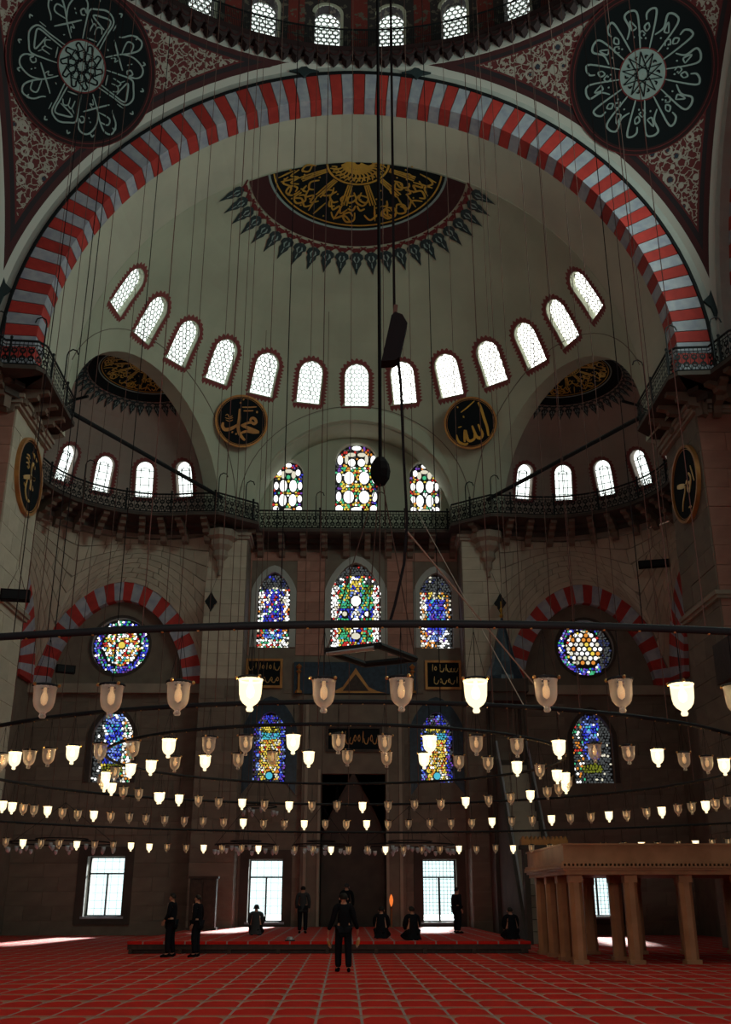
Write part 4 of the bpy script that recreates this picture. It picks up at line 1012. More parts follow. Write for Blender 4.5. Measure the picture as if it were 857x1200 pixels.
def zen_map(c, r, az0=0, k=1.0):
    def f(u, v, h):      # u,v in degrees from the crown, plane polar
        z = R(math.hypot(u, v))*k; a = math.atan2(v, u)+az0; q = r-h
        return (c[0]+q*math.sin(z)*math.cos(a), c[1]+q*math.sin(z)*math.sin(a), c[2]+q*math.cos(z))
    return f
def polar_patch(mb, mp, r0, r1, a0, a1, h, na=48, nr=3):
    rows = [[mp((r0+(r1-r0)*i/nr)*math.cos(a0+(a1-a0)*j/na), (r0+(r1-r0)*i/nr)*math.sin(a0+(a1-a0)*j/na), h) for j in range(na+1)] for i in range(nr+1)]
    mb.grid(rows)
def rot(p, a): return (p[0]*math.cos(a)-p[1]*math.sin(a), p[0]*math.sin(a)+p[1]*math.cos(a))
def crown_medallion(c, r, a0, a1, nl, label, k=1.0):
    o = empty('crown_medallion'); tag(o, label, 'painted medallion', 'painted crown medallions')
    mp = zen_map(c, r, 0, k); q = MB(); polar_patch(q, mp, .05, 19.4, a0, a1, .03, nr=8); q.build('disc', M['medallion'], o)
    q = MB(); polar_patch(q, mp, 19.9, 24.2, a0, a1, .03); q.build('red_band', M['dark_red_dim' if k == 1 else 'medallion'], o)
    q = MB(); polar_patch(q, mp, 19.4, 19.9, a0, a1, .04); q.build('pale_ring', M['pale_script'], o)
    q = MB(); polar_patch(q, mp, 18.4, 18.75, a0, a1, .05)
    polar_patch(q, mp, 6.5, 7.0, a0, a1, .05)
    random.seed(11)
    nn = int(round((a1-a0)/R(30)))
    for i in range(nn):
        a = a0+(a1-a0)*(i+.5)/nn
        for da in (-5, -1.5, 2): ribbon(q, [rot((7.2, 0), a+R(da)), rot((13.2, 0), a+R(da*.8))], .32, mp, .04, .06, taper=False)
        SHP = [[(12.5, -3.4), (14.8, -2.6), (13.6, -1.2), (15.6, -.6), (14.2, .8)], [(17.4, -3.8), (16.0, -1.8), (17.2, .4), (15.6, 1.6)], [(9, 1.8), (10.8, 2.9), (12.2, 1.7), (11.0, .8), (9.8, 2.2)], [(9.6, -2.4), (11.2, -3.6), (12.8, -2.6), (12.4, -1.4)], [(17.6, -.8), (13.2, .2)],
               [(17.7, 2.2), (13.6, 2.6)], [(14.5, 3.6), (16.6, 4.0), (17.5, 2.4), (16.0, 1.2), (14.8, 2.4), (15.6, 3.4)], [(12.6, 3.0), (13.8, 4.0), (13.0, 5.0)], [(14.0, -4.4), (15.6, -3.0), (17.0, -4.6), (15.8, -5.2)], [(10.2, .2), (11.6, -.6), (12.8, .3)]]
        for pts in random.sample(SHP, 8):
            fl = random.choice((-1, 1)); da = R(random.uniform(-3, 3))
            ribbon(q, [rot((p[0], p[1]*fl), a+da) for p in pts], .46, mp, .04, .06)
        for j in range(5): d_ = (random.uniform(8.5, 17.4), random.uniform(-3.8, 3.8)); ribbon(q, [rot(d_, a), rot((d_[0]+.4, d_[1]+.2), a)], .4, mp, .04, .06)
    # rosette at the crown
    for i in range(int((a1-a0)/R(12))):
        a = a0+R(12)*(i+.5)
        ribbon(q, [rot((.6, 0), a), rot((2.4, .7), a), rot((4.2, -.6), a), rot((6.3, .3), a)], .42, mp, .04, .06)
        ribbon(q, [rot((5.8, -.7), a), rot((4.8, .2), a), rot((5.8, .8), a)], .3, mp, .04, .06)
        ribbon(q, [rot((3.0, -.6), a), rot((3.6, .3), a), rot((2.6, .5), a)], .3, mp, .04, .06)
    q.build('lettering', M['gold'], o)
    lf = MB(); x = MB()
    for i in range(nl):
        a = a0+(a1-a0)*(i+.5)/nl
        for s_ in (-1, 1):
            ribbon(x, [rot((24.4, 2.4*s_), a), rot((25.2, 1.2*s_), a), rot((26.3, .2*s_), a)], .45, mp, .02, .04)
        ribbon(x, [rot((25.3, -.9), a), rot((25.3, .9), a)], .9, mp, .02, .04, taper=False)
    x.build('red_flowers', M['dark_red' if k == 1 else 'leaf'], o)
    vn = MB()
    for i in range(nl):
        a = a0+(a1-a0)*(i+.5)/nl; lf = MB()
        prof = [(25.9, .5), (26.5, 1.5), (27.5, 1.75), (28.1, 1.15), (28.9, 1.25), (30.2, .55), (31.9, .0)]
        lf.grid([[mp(*rot((x_, -y_), a), .05) for x_, y_ in prof], [mp(*rot((x_, 0), a), .07) for x_, y_ in prof], [mp(*rot((x_, y_), a), .05) for x_, y_ in prof]])
        lf.build('leaf_tip', M['leaf'], o)
        for s_ in (-1, 1): vn.grid([[mp(*rot((x_, s_*y_), a), .085) for x_, y_ in ((26.8, .5), (27.6, .9), (28.4, .35))], [mp(*rot((x_, s_*y_), a), .085) for x_, y_ in ((26.9, .25), (27.6, .45), (28.5, .12))]])
        vn.grid([[mp(*rot((x_, -.12), a), .085) for x_ in (28.7, 30.0)], [mp(*rot((x_, .12), a), .085) for x_ in (28.7, 30.0)]])
    tag(vn.build('leaf_veins', M['pale_script'], o), kind='stuff')
    return o
crown_medallion(S, SR, 0.02, PI-.02, 23, 'black and gold calligraphy medallion with pointed leaf fringe at the half dome crown')
for s in (-1, 1):
    n0 = math.atan2(.469, .883) ; az = (PI-n0) if s < 0 else n0
    crown_medallion(E_c(s), ER, az-PI/2, az+PI/2, 23, f"dim gold and black medallion crowning the {'left' if s < 0 else 'right'} corner half dome", 1.13)

# great roundels on the corner vaults
def dir_map(c, r, d0):
    d0 = d0.normalized(); up = Vector((0, 0, 1)); right = d0.cross(up).normalized(); up = right.cross(d0).normalized()
    def f(u, v, h):       # u,v in metres on the vault
        L = math.hypot(u, v); a = L/r
        dd = d0*math.cos(a)+((right*u+up*v)/L if L > 1e-6 else Vector((0, 0, 0)))*math.sin(a)
        p = Vector(c)+dd*(r-h); return tuple(p)
    return f
uA = cv([([(380, 545), (372, 660), (366, 750), (418, 788), (480, 762), (516, 730), (506, 640), (490, 550)], .045), ([(400, 555), (388, 650), (382, 742), (440, 737), (486, 715), (440, 690), (398, 675)], .045),
         ([(400, 640), (415, 672), (440, 660), (438, 612)], .035), ([(440, 660), (465, 672), (470, 612)], .035), ([(468, 668), (490, 692)], .03), ([(410, 582), (470, 570)], .035), ([(350, 700), (345, 750)], .03), ([(330, 570), (338, 580)], .03)], 435, 390, 352, 410)
uB = cv([([(550, 512), (600, 580), (642, 650), (690, 700), (735, 690), (738, 620), (700, 565), (690, 540)], .045), ([(662, 520), (592, 590), (535, 650)], .045), ([(618, 602), (690, 605), (694, 650), (640, 655)], .04), ([(528, 690), (545, 680), (560, 700), (545, 722), (526, 705), (535, 740)], .04),
         ([(515, 690), (540, 760), (575, 782), (612, 760), (632, 680), (610, 590)], .045), ([(560, 545), (575, 575), (555, 580), (578, 600)], .03), ([(575, 665), (583, 673)], .035), ([(590, 685), (598, 693)], .035)], 435, 390, 352, 410)
def vault_roundel(d0, label, kind, sx):
    o = empty('vault_roundel'); tag(o, label, 'roundel', 'great roundels of the corner vaults'); mp = dir_map(PC, PR, d0)
    q = MB(); polar_patch(q, mp, .01, 2.80, 0, 2*PI, .05, 64, 8); q.build('disc', M['medallion'], o)
    q = MB(); polar_patch(q, mp, 2.80, 3.06, 0, 2*PI, .05, 64, 1); q.build('dark_rim', M['black_red'], o)
    q = MB(); polar_patch(q, mp, 2.88, 2.91, 0, 2*PI, .06, 64, 1); polar_patch(q, mp, 3.04, 3.08, 0, 2*PI, .06, 64, 1); polar_patch(q, mp, 0.94, 1.0, 0, 2*PI, .08, 48, 1); q.build('red_ring', M['dark_red'], o)
    q = MB(); polar_patch(q, mp, .01, .94, 0, 2*PI, .07, 48, 3); q.build('centre_disc', M['pale_script'], o)
    q = MB()
    T_ = lambda p, a: tuple(2.42*c_ for c_ in rot(p, a))
    if kind == 0:
        for i in range(4):
            for pts, w in uA: ribbon(q, [T_(p, i*PI/2) for p in pts], w*1.45, mp, .05, .09)
            for pts, w in uB: ribbon(q, [T_(p, i*PI/2) for p in pts], w*1.45, mp, .05, .09)
        for i in range(16):
            a = 2*PI*i/16+.15; ribbon(q, [T_((1.04, -.02), a), T_((1.09, .0), a), T_((1.06, .04), a)], .06, mp, .05, .09)
    else:
        for i in range(8):
            a = i*PI/4+.1
            ribbon(q, [T_(p, a) for p in [(.40, 0), (.92, .02), (.98, .10), (.90, .18), (.80, .16)]], .075, mp, .05, .09)
            ribbon(q, [T_(p, a) for p in [(.70, .08), (.76, .12), (.70, .17), (.64, .12), (.70, .08)]], .06, mp, .05, .09)
            ribbon(q, [T_(p, a+PI/8) for p in [(.40, 0), (.90, -.02), (.99, .08), (.93, .2), (.74, .14), (.58, .2)]], .075, mp, .05, .09)
            ribbon(q, [T_(p, a+PI/8) for p in [(.72, .02), (.84, .12), (.70, .10), (.72, .02)]], .06, mp, .05, .09)
            for d in ((.52, .10), (.56, .14), (.50, .30)): ribbon(q, [T_(d, a), T_((d[0]+.03, d[1]+.01), a)], .07, mp, .05, .09)
            ribbon(q, [T_(p, a+.3) for p in [(.60, -.06), (.66, 0), (.60, .05), (.54, 0)]], .05, mp, .05, .09)
    q.build('lettering', M['pale_script'], o)
    q = MB()
    for i in range(10):
        a = 2*PI*i/10; s3 = lambda p, a: tuple(.92*c_ for c_ in rot(p, a))
        if kind == 0:
            ribbon(q, [s3(p, a) for p in [(.15, .1), (.5, -.15), (.8, .08), (.92, .22), (.80, .32), (.62, .22), (.45, .35)]], .055, mp, .07, .10)
            ribbon(q, [s3(p, a) for p in [(.1, -.3), (.45, .25), (.7, -.1)]], .05, mp, .07, .10)
        else:
            ribbon(q, [s3((.92, 0), a), s3((.3, .12), a)], .035, mp, .07, .10, taper=False); ribbon(q, [s3((.30, 0), a), s3((.92*math.cos(R(108)), .92*math.sin(R(108))), a)], .035, mp, .07, .10, taper=False)
            ribbon(q, [s3((.6, .2), a), s3((.7, .25), a), s3((.75, .15), a)], .06, mp, .07, .10)
    q.build('knotwork', M['medallion'], o)
vault_roundel(Vector((-11.09, 11.68, 11.51)), 'huge dark roundel with radiating interlaced script on the left corner vault', 0, -1)
vault_roundel(Vector((11.35, 11.55, 11.40)), 'huge dark roundel with radiating looped script on the right corner vault', 1, 1)

# ================================================================== PRAYER NICHE, PANELS
mi_ = empty('prayer_niche', (0, 0, 0)); tag(mi_, 'tall dark marble prayer niche between the two golden windows', 'niche', kind='structure')
q = MB(); q.box(-2.48, -1.55, 50.35, 50.82, 0, 11.0); q.box(1.55, 2.48, 50.35, 50.82, 0, 11.0); q.box(-1.55, 1.55, 50.35, 50.82, 7.2, 11.0); q.build('marble_frame', M['brown_stone'], mi_)
for x0, x1, z0, z1 in ((-2.35, -2.2, 0, 10.7), (2.2, 2.35, 0, 10.7), (-2.35, 2.35, 10.6, 10.75), (-1.7, -1.58, 0, 7.4), (1.58, 1.7, 0, 7.4)): q = MB(); q.box(x0, x1, 50.28, 50.36, z0, z1); q.build('moulding', M['mould'], mi_)
q = MB(); rows = []
for k in range(13):
    z = 7.2*k/12; r_ = 1.5 if z < 4.2 else 1.5*max(.04, 1-((z-4.2)/3.0)**1.3)
    rows.append([(r_*math.cos(PI*j/12), 50.35+.75*min(1, r_/1.5)*math.sin(PI*j/12)*.6, z) for j in range(13)])
q.grid(rows); q.build('niche_hollow', M['dark_stone'], mi_, smooth=True)
q = MB(); q.box(-1.56, 1.56, 50.8, 50.86, 0, 7.2); q.build('niche_back', M['dark_stone'], mi_)
q = MB(); q.box(-3.0, 3.2, 50.62, 50.80, 11.12, 12.72); q = q.build('crown_panel', M['tile_blue'], mi_)
q = MB(); q.prism([(-.95, 11.25), (-.55, 11.45), (0, 12.25), (.1, 12.42), (.2, 12.25), (.75, 11.45), (1.15, 11.25), (1.6, 11.15), (-1.4, 11.15)], 50.55, 50.62); q.build('gable', M['gold_frame'], mi_)
q = MB(); q.prism([(-.55, 11.25), (.1, 12.1), (.75, 11.25)], 50.52, 50.55); q.build('gable_field', M['wood'], mi_)
for x in (-2.75, 2.95):
    q = MB(); q.lathe([(.18, 0), (.18, .12), (.07, .2), (.06, 1.0), (.14, 1.1), (.06, 1.2), (.16, 1.35), (.02, 1.5)], (x, 50.55, 11.12), 10); q.build('candle_ornament', M['gold_frame'], mi_)
def text_panel(x, z, w, h, y, label, rows_, fm='gold_frame'):
    o = empty('framed_calligraphy', (x, y, z)); tag(o, label, 'panel', 'framed calligraphy panels')
    q = MB(); q.box(-w, w, -.04, .0, -h, h); q.build('panel_board', M['medallion'], o)
    q = MB(); q.ring([(-w-.12, -h-.12), (w+.12, -h-.12), (w+.12, h+.12), (-w-.12, h+.12)], [(-w, -h), (w, -h), (w, h), (-w, h)], -.10, 0); q.build('frame', M[fm], o)
    q = MB(); random.seed(int(x*10)+5)
    for r_ in range(rows_):
        zc = h*(.5-(r_)) if rows_ > 1 else 0; s_ = h/rows_*.75; xx = w*.85
        while xx > -w*.85:
            k = random.random()
            if k < .4: ribbon(q, [(xx, zc-s_*.5), (xx+.02, zc+s_)], .045, local_map(1, 1, -.04), 0, .02)
            elif k < .75: ribbon(q, [(xx+.08, zc+s_*.2), (xx, zc-s_*.6), (xx-.12, zc-s_*.5), (xx-.16, zc+s_*.1)], .045, local_map(1, 1, -.04), 0, .02)
            else: ribbon(q, [(xx+.05, zc), (xx, zc+s_*.5), (xx-.06, zc), (xx, zc-s_*.3), (xx+.05, zc)], .04, local_map(1, 1, -.04), 0, .02)
            xx -= random.uniform(.14, .22)
    q.build('lettering', M['brass'] if rows_ > 1 else M['gold_frame'], o)
text_panel(-4.5, 12.15, .80, .62, 50.74, 'gilt-framed black calligraphy panel below the left blue window', 2)
text_panel(4.52, 12.1, .80, .62, 50.74, 'gilt-framed black calligraphy panel below the right deep blue window', 2)
q_ = text_panel(.02, 8.85, 1.25, .5, 50.33, 'wide dim calligraphy panel over the prayer niche', 1, 'wood')
for x in (-.85, -.2, .45): pass

# ================================================================== PLATFORM (raised floor along the far wall)
pl_ = empty('low_platform', (0, 0, 0)); tag(pl_, 'long low wooden platform with carpet in front of the prayer niche', 'platform', kind='structure')
q = MB(); q.box(-7.0, 5.35, 33.75, 50.3, .27, .35); q.build('platform_carpet', M['carpet'], pl_)
q = MB(); q.box(-7.0, 5.35, 33.80, 50.3, .12, .27); q.box(-6.9, 5.3, 33.98, 50.2, 0, .12); q.build('platform_base', M['wood'], pl_)
for k in range(9): q = MB(); q.box(-6.95+k*1.5, -6.85+k*1.5, 33.76, 33.9, 0, .13); q.build('foot', M['wood'], pl_)

# ================================================================== COLUMNED PLATFORM (right)
kx = [5.72, 7.18, 8.64, 10.1, 11.56]; ky = [28.55, 30.2, 31.85, 33.5]
k_ = empty('columned_platform', (5.7, 28.5, 0)); tag(k_, 'square marble singers platform on slender columns at the lower right', 'platform')
K0 = Matrix.Translation((-5.7, -28.5, 0))
def kb(mb_, name, m='kiosk', par=None): o = mb_.build(name, M[m], par or k_); o.location = (-5.7, -28.5, 0) if not par else (0, 0, 0); return o
q = MB(); q.box(5.42, 12.0, 28.25, 33.85, 2.17, 2.27); kb(q, 'floor_slab')
q = MB(); q.box(5.36, 12.06, 28.19, 33.91, 2.27, 2.33); q.box(5.30, 12.12, 28.13, 33.97, 2.33, 2.38); q.box(5.33, 12.1, 28.16, 33.94, 2.44, 2.50); kb(q, 'moulding')
dm = MB(); dm.box(-.025, .025, -.03, .03, 0, .07); dm = dm.mesh('dentil', M['kiosk'])
for k in range(62):
    for (x, y, side) in ((5.35+k*.11, 28.16, 0), (5.33, 28.2+k*.095, 1)):
        if side and y > 33.9: continue
        if not side and x > 12: continue
        o = link('dentil', dm, k_); o.location = (x-5.7, y-28.5, 2.375); o.rotation_euler = (0, 0, side*PI/2)
for (a, b, c_, d) in ((5.40, 12.0, 28.22, 28.34), (5.40, 5.52, 28.34, 33.85), (5.52, 12.0, 33.75, 33.85)):
    q = MB(); q.box(a, b, c_, d, 2.50, 2.90); kb(q, 'parapet')
q = MB(); q.box(5.36, 12.0, 28.17, 28.38, 2.90, 2.95); q.box(5.36, 5.56, 28.38, 33.9, 2.90, 2.95); kb(q, 'coping')
for x in kx:
    for y in ky:
        if x > 6 and 30 < y < 33 : 
            if not (y < 31 and x in kx[1:3:2]): continue
        q = MB(); w = .17; c8 = lambda r_: [(r_*math.cos(PI/8+i*PI/4), r_*math.sin(PI/8+i*PI/4)) for i in range(8)]
        q.T = Matrix.Translation((x, y, 0)); q.prism([(-w-.03, -w-.03), (w+.03, -w-.03), (w+.03, w+.03), (-w-.03, w+.03)], 0, .10, axis='z'); q.prism(c8(w*1.08), .10, 1.98, axis='z')
        q.prism([(-w, -w), (w, -w), (w, w), (-w, w)], 1.98, 2.17, axis='z')
        kb(q, 'column')

# ================================================================== PULPIT (minbar)
mn = empty('pulpit', (7.1, 45, 0)); tag(mn, 'tall dark pulpit with conical spire and steep stair right of the recess', 'pulpit')
def mbd(q, name, m): o = q.build(name, M[m], mn); o.location = (-7.1, -45, 0); return o
q = MB(); q.lathe([(.95, 11.1), (.92, 11.3), (.62, 12.0), (.40, 12.9), (.20, 13.7), (.02, 14.3)], (7.1, 47.5, 0), 10); mbd(q, 'conical_spire', 'tile_blue')
q = MB(); q.lathe([(.03, 0), (.12, .12), (.03, .28), (.09, .42), (.02, .55), (.02, .85)], (7.1, 47.5, 14.2), 8); mbd(q, 'finial', 'gold')
q = MB(); q.box(6.15, 8.05, 46.55, 48.45, 10.5, 11.1); q.box(6.3, 7.9, 46.7, 48.3, 10.1, 10.5); mbd(q, 'canopy', 'dark_stone')
for x in (6.35, 7.85):
    for y in (46.75, 48.25): q = MB(); q.lathe([(.11, 7.4), (.08, 7.5), (.08, 10.0), (.12, 10.1)], (x, y, 0), 8); mbd(q, 'column', 'dark_stone')
q = MB(); q.box(6.2, 8.0, 46.6, 48.4, 0, 7.4); mbd(q, 'pulpit_base', 'dark_stone')
q = MB(); q.prism([(40.6, 0), (46.6, 0), (46.6, 7.4), (46.3, 7.4)], 6.35, 6.5, axis='x'); q.prism([(40.6, 0), (46.6, 0), (46.6, 7.4), (46.3, 7.4)], 7.7, 7.85, axis='x'); mbd(q, 'stair_flank', 'dark_stone')
for s_ in (6.42, 7.78): q = MB(); q.tube([(s_, 40.5, .75), (s_, 46.4, 8.2)], .05, 6); mbd(q, 'handrail', 'steel')
st = MB(); st.box(6.5, 7.7, 0, .35, 0, .40); st = st.mesh('step', M['mould'])
for k in range(17): o = link('step', st, mn); o.location = (-7.1, 40.7+k*.34-45, k*.42)
q = MB(); q.box(6.3, 6.5, 39.9, 40.4, 0, 3.3); q.box(7.7, 7.9, 39.9, 40.4, 0, 3.3); q.box(6.2, 8.0, 39.85, 40.45, 3.3, 3.45); mbd(q, 'portal', 'dark_stone')
q = MB()
for k in range(11): q.prism([(6.25+k*.16, 3.45), (6.41+k*.16, 3.45), (6.41+k*.16, 3.62), (6.33+k*.16, 3.78), (6.25+k*.16, 3.62)], 39.95, 40.35)
mbd(q, 'crested_top', 'gold_frame')

# ================================================================== SMALL FITTINGS
def bar_speaker(c, L, ang, up, label):
    o = empty('bar_speaker', c, ang); tag(o, label, 'loudspeaker', 'bar loudspeakers')
    q = MB(); q.box(-L/2, L/2, -.14, .14, -.17, .17); q.build('speaker_body', M['cord_dark'], o)
    q = MB(); q.box(-L/2+.05, L/2-.05, -.16, -.13, -.13, .13); q.build('grille', M['iron'], o)
    q = MB(); q.tube([(-L*.3, .0, .17), (0, 0, .9), (L*.3, 0, .17)], .012, 4); q.build('hanger', M['cord'], o)
    q = MB(); q.tube([(0, 0, .9), (0, 0, up)], .01, 4); q.build('suspension_wire', M['cord'], o)
bar_speaker((-10.47, 30.0, 10.2), .85, R(10), 23, 'black bar loudspeaker hanging beside the left great pier')
bar_speaker((14.0, 45.0, 16.2), 1.45, R(-15), 2.97, 'black bar loudspeaker hanging high by the right great pier')
bar_speaker((-12.6, 44.0, 10.9), .8, R(25), 8.2, 'short dark loudspeaker in front of the left striped arch foot')
bx = MB(); q = MB(); o = empty('side_gallery', (13.55, 31.5, 8.3)); tag(o, 'dark wooden box gallery jutting out at the right border', 'gallery')
q.box(-1.4, 1.4, -2.3, 2.4, 0, .25); q.build('gallery_floor', M['wood'], o)
q = MB(); q.box(-1.4, -1.3, -2.3, 2.4, .25, 1.35); q.box(-1.3, 1.4, 2.3, 2.4, .25, 1.35); q.build('parapet', M['wood'], o)
# pendant ornaments under the consoles
for x, lab in ((-7.0, 'dark pierced pendant hanging under the left console'), (7.15, 'dark pierced pendant hanging under the right console')):
    o = empty('pendant_ornament', (x, 48.0, 15.1)); tag(o, lab, 'pendant', 'pierced pendants')
    q = MB(); q.prism([(0, -.5), (.16, -.2), (.30, 0), (.16, .2), (0, .5), (-.16, .2), (-.30, 0), (-.16, -.2)], -.08, .08); q.build('pierced_body', M['iron'], o)
    q = MB()
    for i in range(4): a = PI/2*i+PI/4; q.ball((.2*math.cos(a), 0, .22*math.sin(a)), .07, 6)
    q.build('petals', M['brass'], o)
    q = MB(); q.tube([(0, 0, .5), (-.25*(-1 if x < 0 else 1), .62, 1.75)], .012, 4); q.build('hanging_rod', M['iron'], o)
# cabinet behind the two men, amber light by the niche
o = empty('bookcase', (-6.3, 45.6, 0)); tag(o, 'tall dark wooden bookcase behind the two standing men', 'bookcase')
q = MB(); q.box(-.55, .55, -.25, .25, .35, 2.35); q.build('case', M['wood'], o)
q = MB(); q.box(-.62, .62, -.3, .3, 2.35, 2.45); q.build('cornice', M['wood'], o); q = MB(); q.box(-.62, .62, -.3, .3, .35, .45); q.build('plinth', M['wood'], o)
for k in range(2): q = MB(); q.box(-.50+k*.52, -.02+k*.52, -.29, -.25, .5, 2.3); q.build('door', M['wood'], o)
o = empty('amber_lamp', (1.75, 49.6, 1.5)); tag(o, 'small amber glowing lamp beside the prayer niche', 'lamp')
q = MB(); q.lathe([(.01, -.28), (.07, -.15), (.09, 0), (.06, .15), (.01, .25)], (0, 0, 0), 8); q.build('glass', M['amber'], o)
q = MB(); q.lathe([(.05, -1.15), (.03, -1.1), (.03, -.35), (.08, -.28)], (0, 0, 0), 8); q.build('stand', M['brass'], o)

# ================================================================== CHANDELIERS
LAMP_W = 12
def lamp_parts(lit):
    o = empty('glass_lamp')
    prof = [(.001, -.145), (.020, -.142), (.027, -.128), (.022, -.115), (.020, -.108), (.030, -.100), (.052, -.084), (.070, -.058), (.079, -.02), (.082, .03), (.084, .07), (.092, .095), (.090, .097), (.079, .07)]
    g = MB(); g.lathe(prof, n=16); a = g.build('glass_cup', M['lamp_lit'] if lit else M['lamp_glass'], o, smooth=True)
    g = MB(); g.lathe([(.001, .125), (.03, .12), (.094, .105), (.097, .095), (.090, .088), (.02, .085), (.001, .085)], n=14); g.build('metal_cap', M['iron'], o, smooth=False)
    g = MB()
    for i in range(3): t = 2*PI*i/3+.25; g.ball((.103*math.cos(t), .103*math.sin(t), .098), .014, 6)
    tag(g.build('hook_bead', M['brass'], o), kind='stuff')
    g = MB(); g.tube([(0, 0, .12), (0, 0, .50)], .0035, 4); 
    for i in (0, 1): t = PI*i; g.tube([(.095*math.cos(t), .095*math.sin(t), .10), (0, 0, .46)], .0018, 3)
    g.build('hanger', M['cord_dark'], o)
    if lit:
        d = bpy.data.lights.new('bulb_light', 'POINT'); d.energy = LAMP_W; d.color = (1, .70, .40); d.shadow_soft_size = .05
        b_ = bpy.data.objects.new('bulb_light', d); C.objects.link(b_); b_.parent = o; b_.location = (0, 0, .0)
        g = MB(); g.lathe([(.001, -.05), (.026, -.035), (.034, 0), (.026, .03), (.014, .05), (.013, .09)], n=8); g.build('bulb', M['lamp_bulb'], o, smooth=True)
    if not lit:
        g = MB(); g.lathe([(.001, -.05), (.022, -.035), (.030, 0), (.024, .03), (.014, .05), (.013, .09)], n=8); g.build('bulb', M['lamp_clear_bulb'], o, smooth=True)
    return o
M['lamp_clear_bulb'] = mat('lamp_clear_bulb', (.75, .55, .32), .25, emit=(1, .66, .34), estr=.3)  # faint emission imitates neighbouring lamps' light glinting in an unlit bulb
LIT = lamp_parts(True); UNL = lamp_parts(False)
used = {True: False, False: False}
def put_lamp(x, y, z, lit, rz, label, group):
    src = LIT if lit else UNL
    o = src if not used[lit] else copy_tree(src); used[lit] = True
    o.location = (x, y, z); o.rotation_euler = (0, 0, rz); tag(o, label, 'lamp', group)
rows = dict(
 A_near='-103.5 -101.1 -98.8 -96.4L -94.0 -91.5 -89.1L -86.8 -84.3 -82.2L -80.3',
 A_far='139.4 137.1L 134.7 132.3 129.9L 127.5 125.0 122.6L 120.1L 117.7 115.1 112.7L 110.2 107.5 105.2L 102.8 100.2 97.7 95.2L 92.8 90.2 87.7L 85.2 82.7 80.2 77.6L 75.2 72.6 70.2L 67.7 65.2 62.8L 60.4L 57.8 55.4 52.9L 50.7 48.1 45.7L 43.5 41.4',
 B_far='165.9L 163.2L 160.2 157.4 154.0L 150.4 146.8 143.1L 139.3 135.3 131.7 127.7 123.6 119.7 115.5 111.5L 107.4 103.2 99.2L 95.0 90.8 86.7L 82.4 78.3 74.0 69.7 65.5 61.3L 57.2 52.9 48.8L 44.7 40.2 36.1L 32.0 27.2 23.4L 19.2 15.4 11.3L 8.2 4.0',
 B_near='-131.3 -128.9L -126.4 -123.4 -120.0L -116.4 -112.5 -108.5L -104.3 -100.6 -96.0L -91.7 -87.3 -83.0L -78.4 -74.2 -69.6L -65.4 -61.0 -56.8L -52.4 -48.0 -44.0L',
 C_far='149L 141.6L 134.5 127.5 119.7L 112.6 104.9L 97.9 90.3 82.5L 74.6 66.3 57.7 49.2L 40.8 31.9 22.9L 13.3 4.8 -3.5L',
 C_near='-210L -201 -192.5 -184L -175.5L -167 -158L -149.5 -141L -133L -125.5 -117.5L -109.8 -102.5 -95.1L -87.4 -79.5 -71.6L -63.6 -56.1 -47.3L -38.3 -28.6L -20L -12')
RING = dict(A=(.35, 20, 12.75, 2.98, 12.75), B=(-.25, 20, 7.4, 3.37, 7.4), C=(-.55, 20, 4.35, 3.58, 4.35))
RL = dict(A_near='nearest row', A_far='lowest far row', B_near='second nearest row', B_far='middle ring far row', C_near='inner ring near row', C_far='inner ring far row')
for key, v in rows.items():
    xc, yc, r_, z, _ = RING[key[0]]; items = [(float(t.rstrip('L')), t.endswith('L')) for t in v.split()]
    items.sort(key=lambda t: math.cos(R(t[0])))
    for k, (a, lit) in enumerate(items):
        x, y = xc+r_*math.cos(R(a)), yc+r_*math.sin(R(a))
        put_lamp(x, y, z+random.uniform(-.012, .012), lit, R(a)+random.uniform(-.8, .8), f"{'lit glowing' if lit else 'unlit clear'} glass lamp, {ordn(k)} from the left in the {RL[key]}", 'glass lamps on the ring chandeliers')
for nm, lab in (('A', 'outer black iron ring chandelier, its near bar crossing the whole picture'), ('B', 'middle black iron ring chandelier inside the outer one'), ('C', 'small inner iron ring chandelier with lit clusters at both sides')):
    xc, yc, _, z, r_ = RING[nm]; zr = z+.50; th = dict(A=.030, B=.030, C=.028)[nm]
    o = empty('ring_chandelier', (xc, yc, zr)); tag(o, lab, 'chandelier', 'concentric ring chandeliers')
    n = dict(A=160, B=110, C=72)[nm]
    q = MB(); q.tube([(r_*math.cos(2*PI*i/n), r_*math.sin(2*PI*i/n), 0) for i in range(n)], th, 8, closed=True); q.build('iron_ring', M['iron'], o, smooth=True)
    q = MB()
    m_ = dict(A=292, B=176, C=90)[nm]
    for i in range(m_):
        a = 2*PI*(i+.3)/m_; q.ball((r_*math.cos(a), r_*math.sin(a), -th*.8), .013, 5)
    o2 = q.build('ring_studs', M['brass'], o); o2['kind'] = 'stuff'
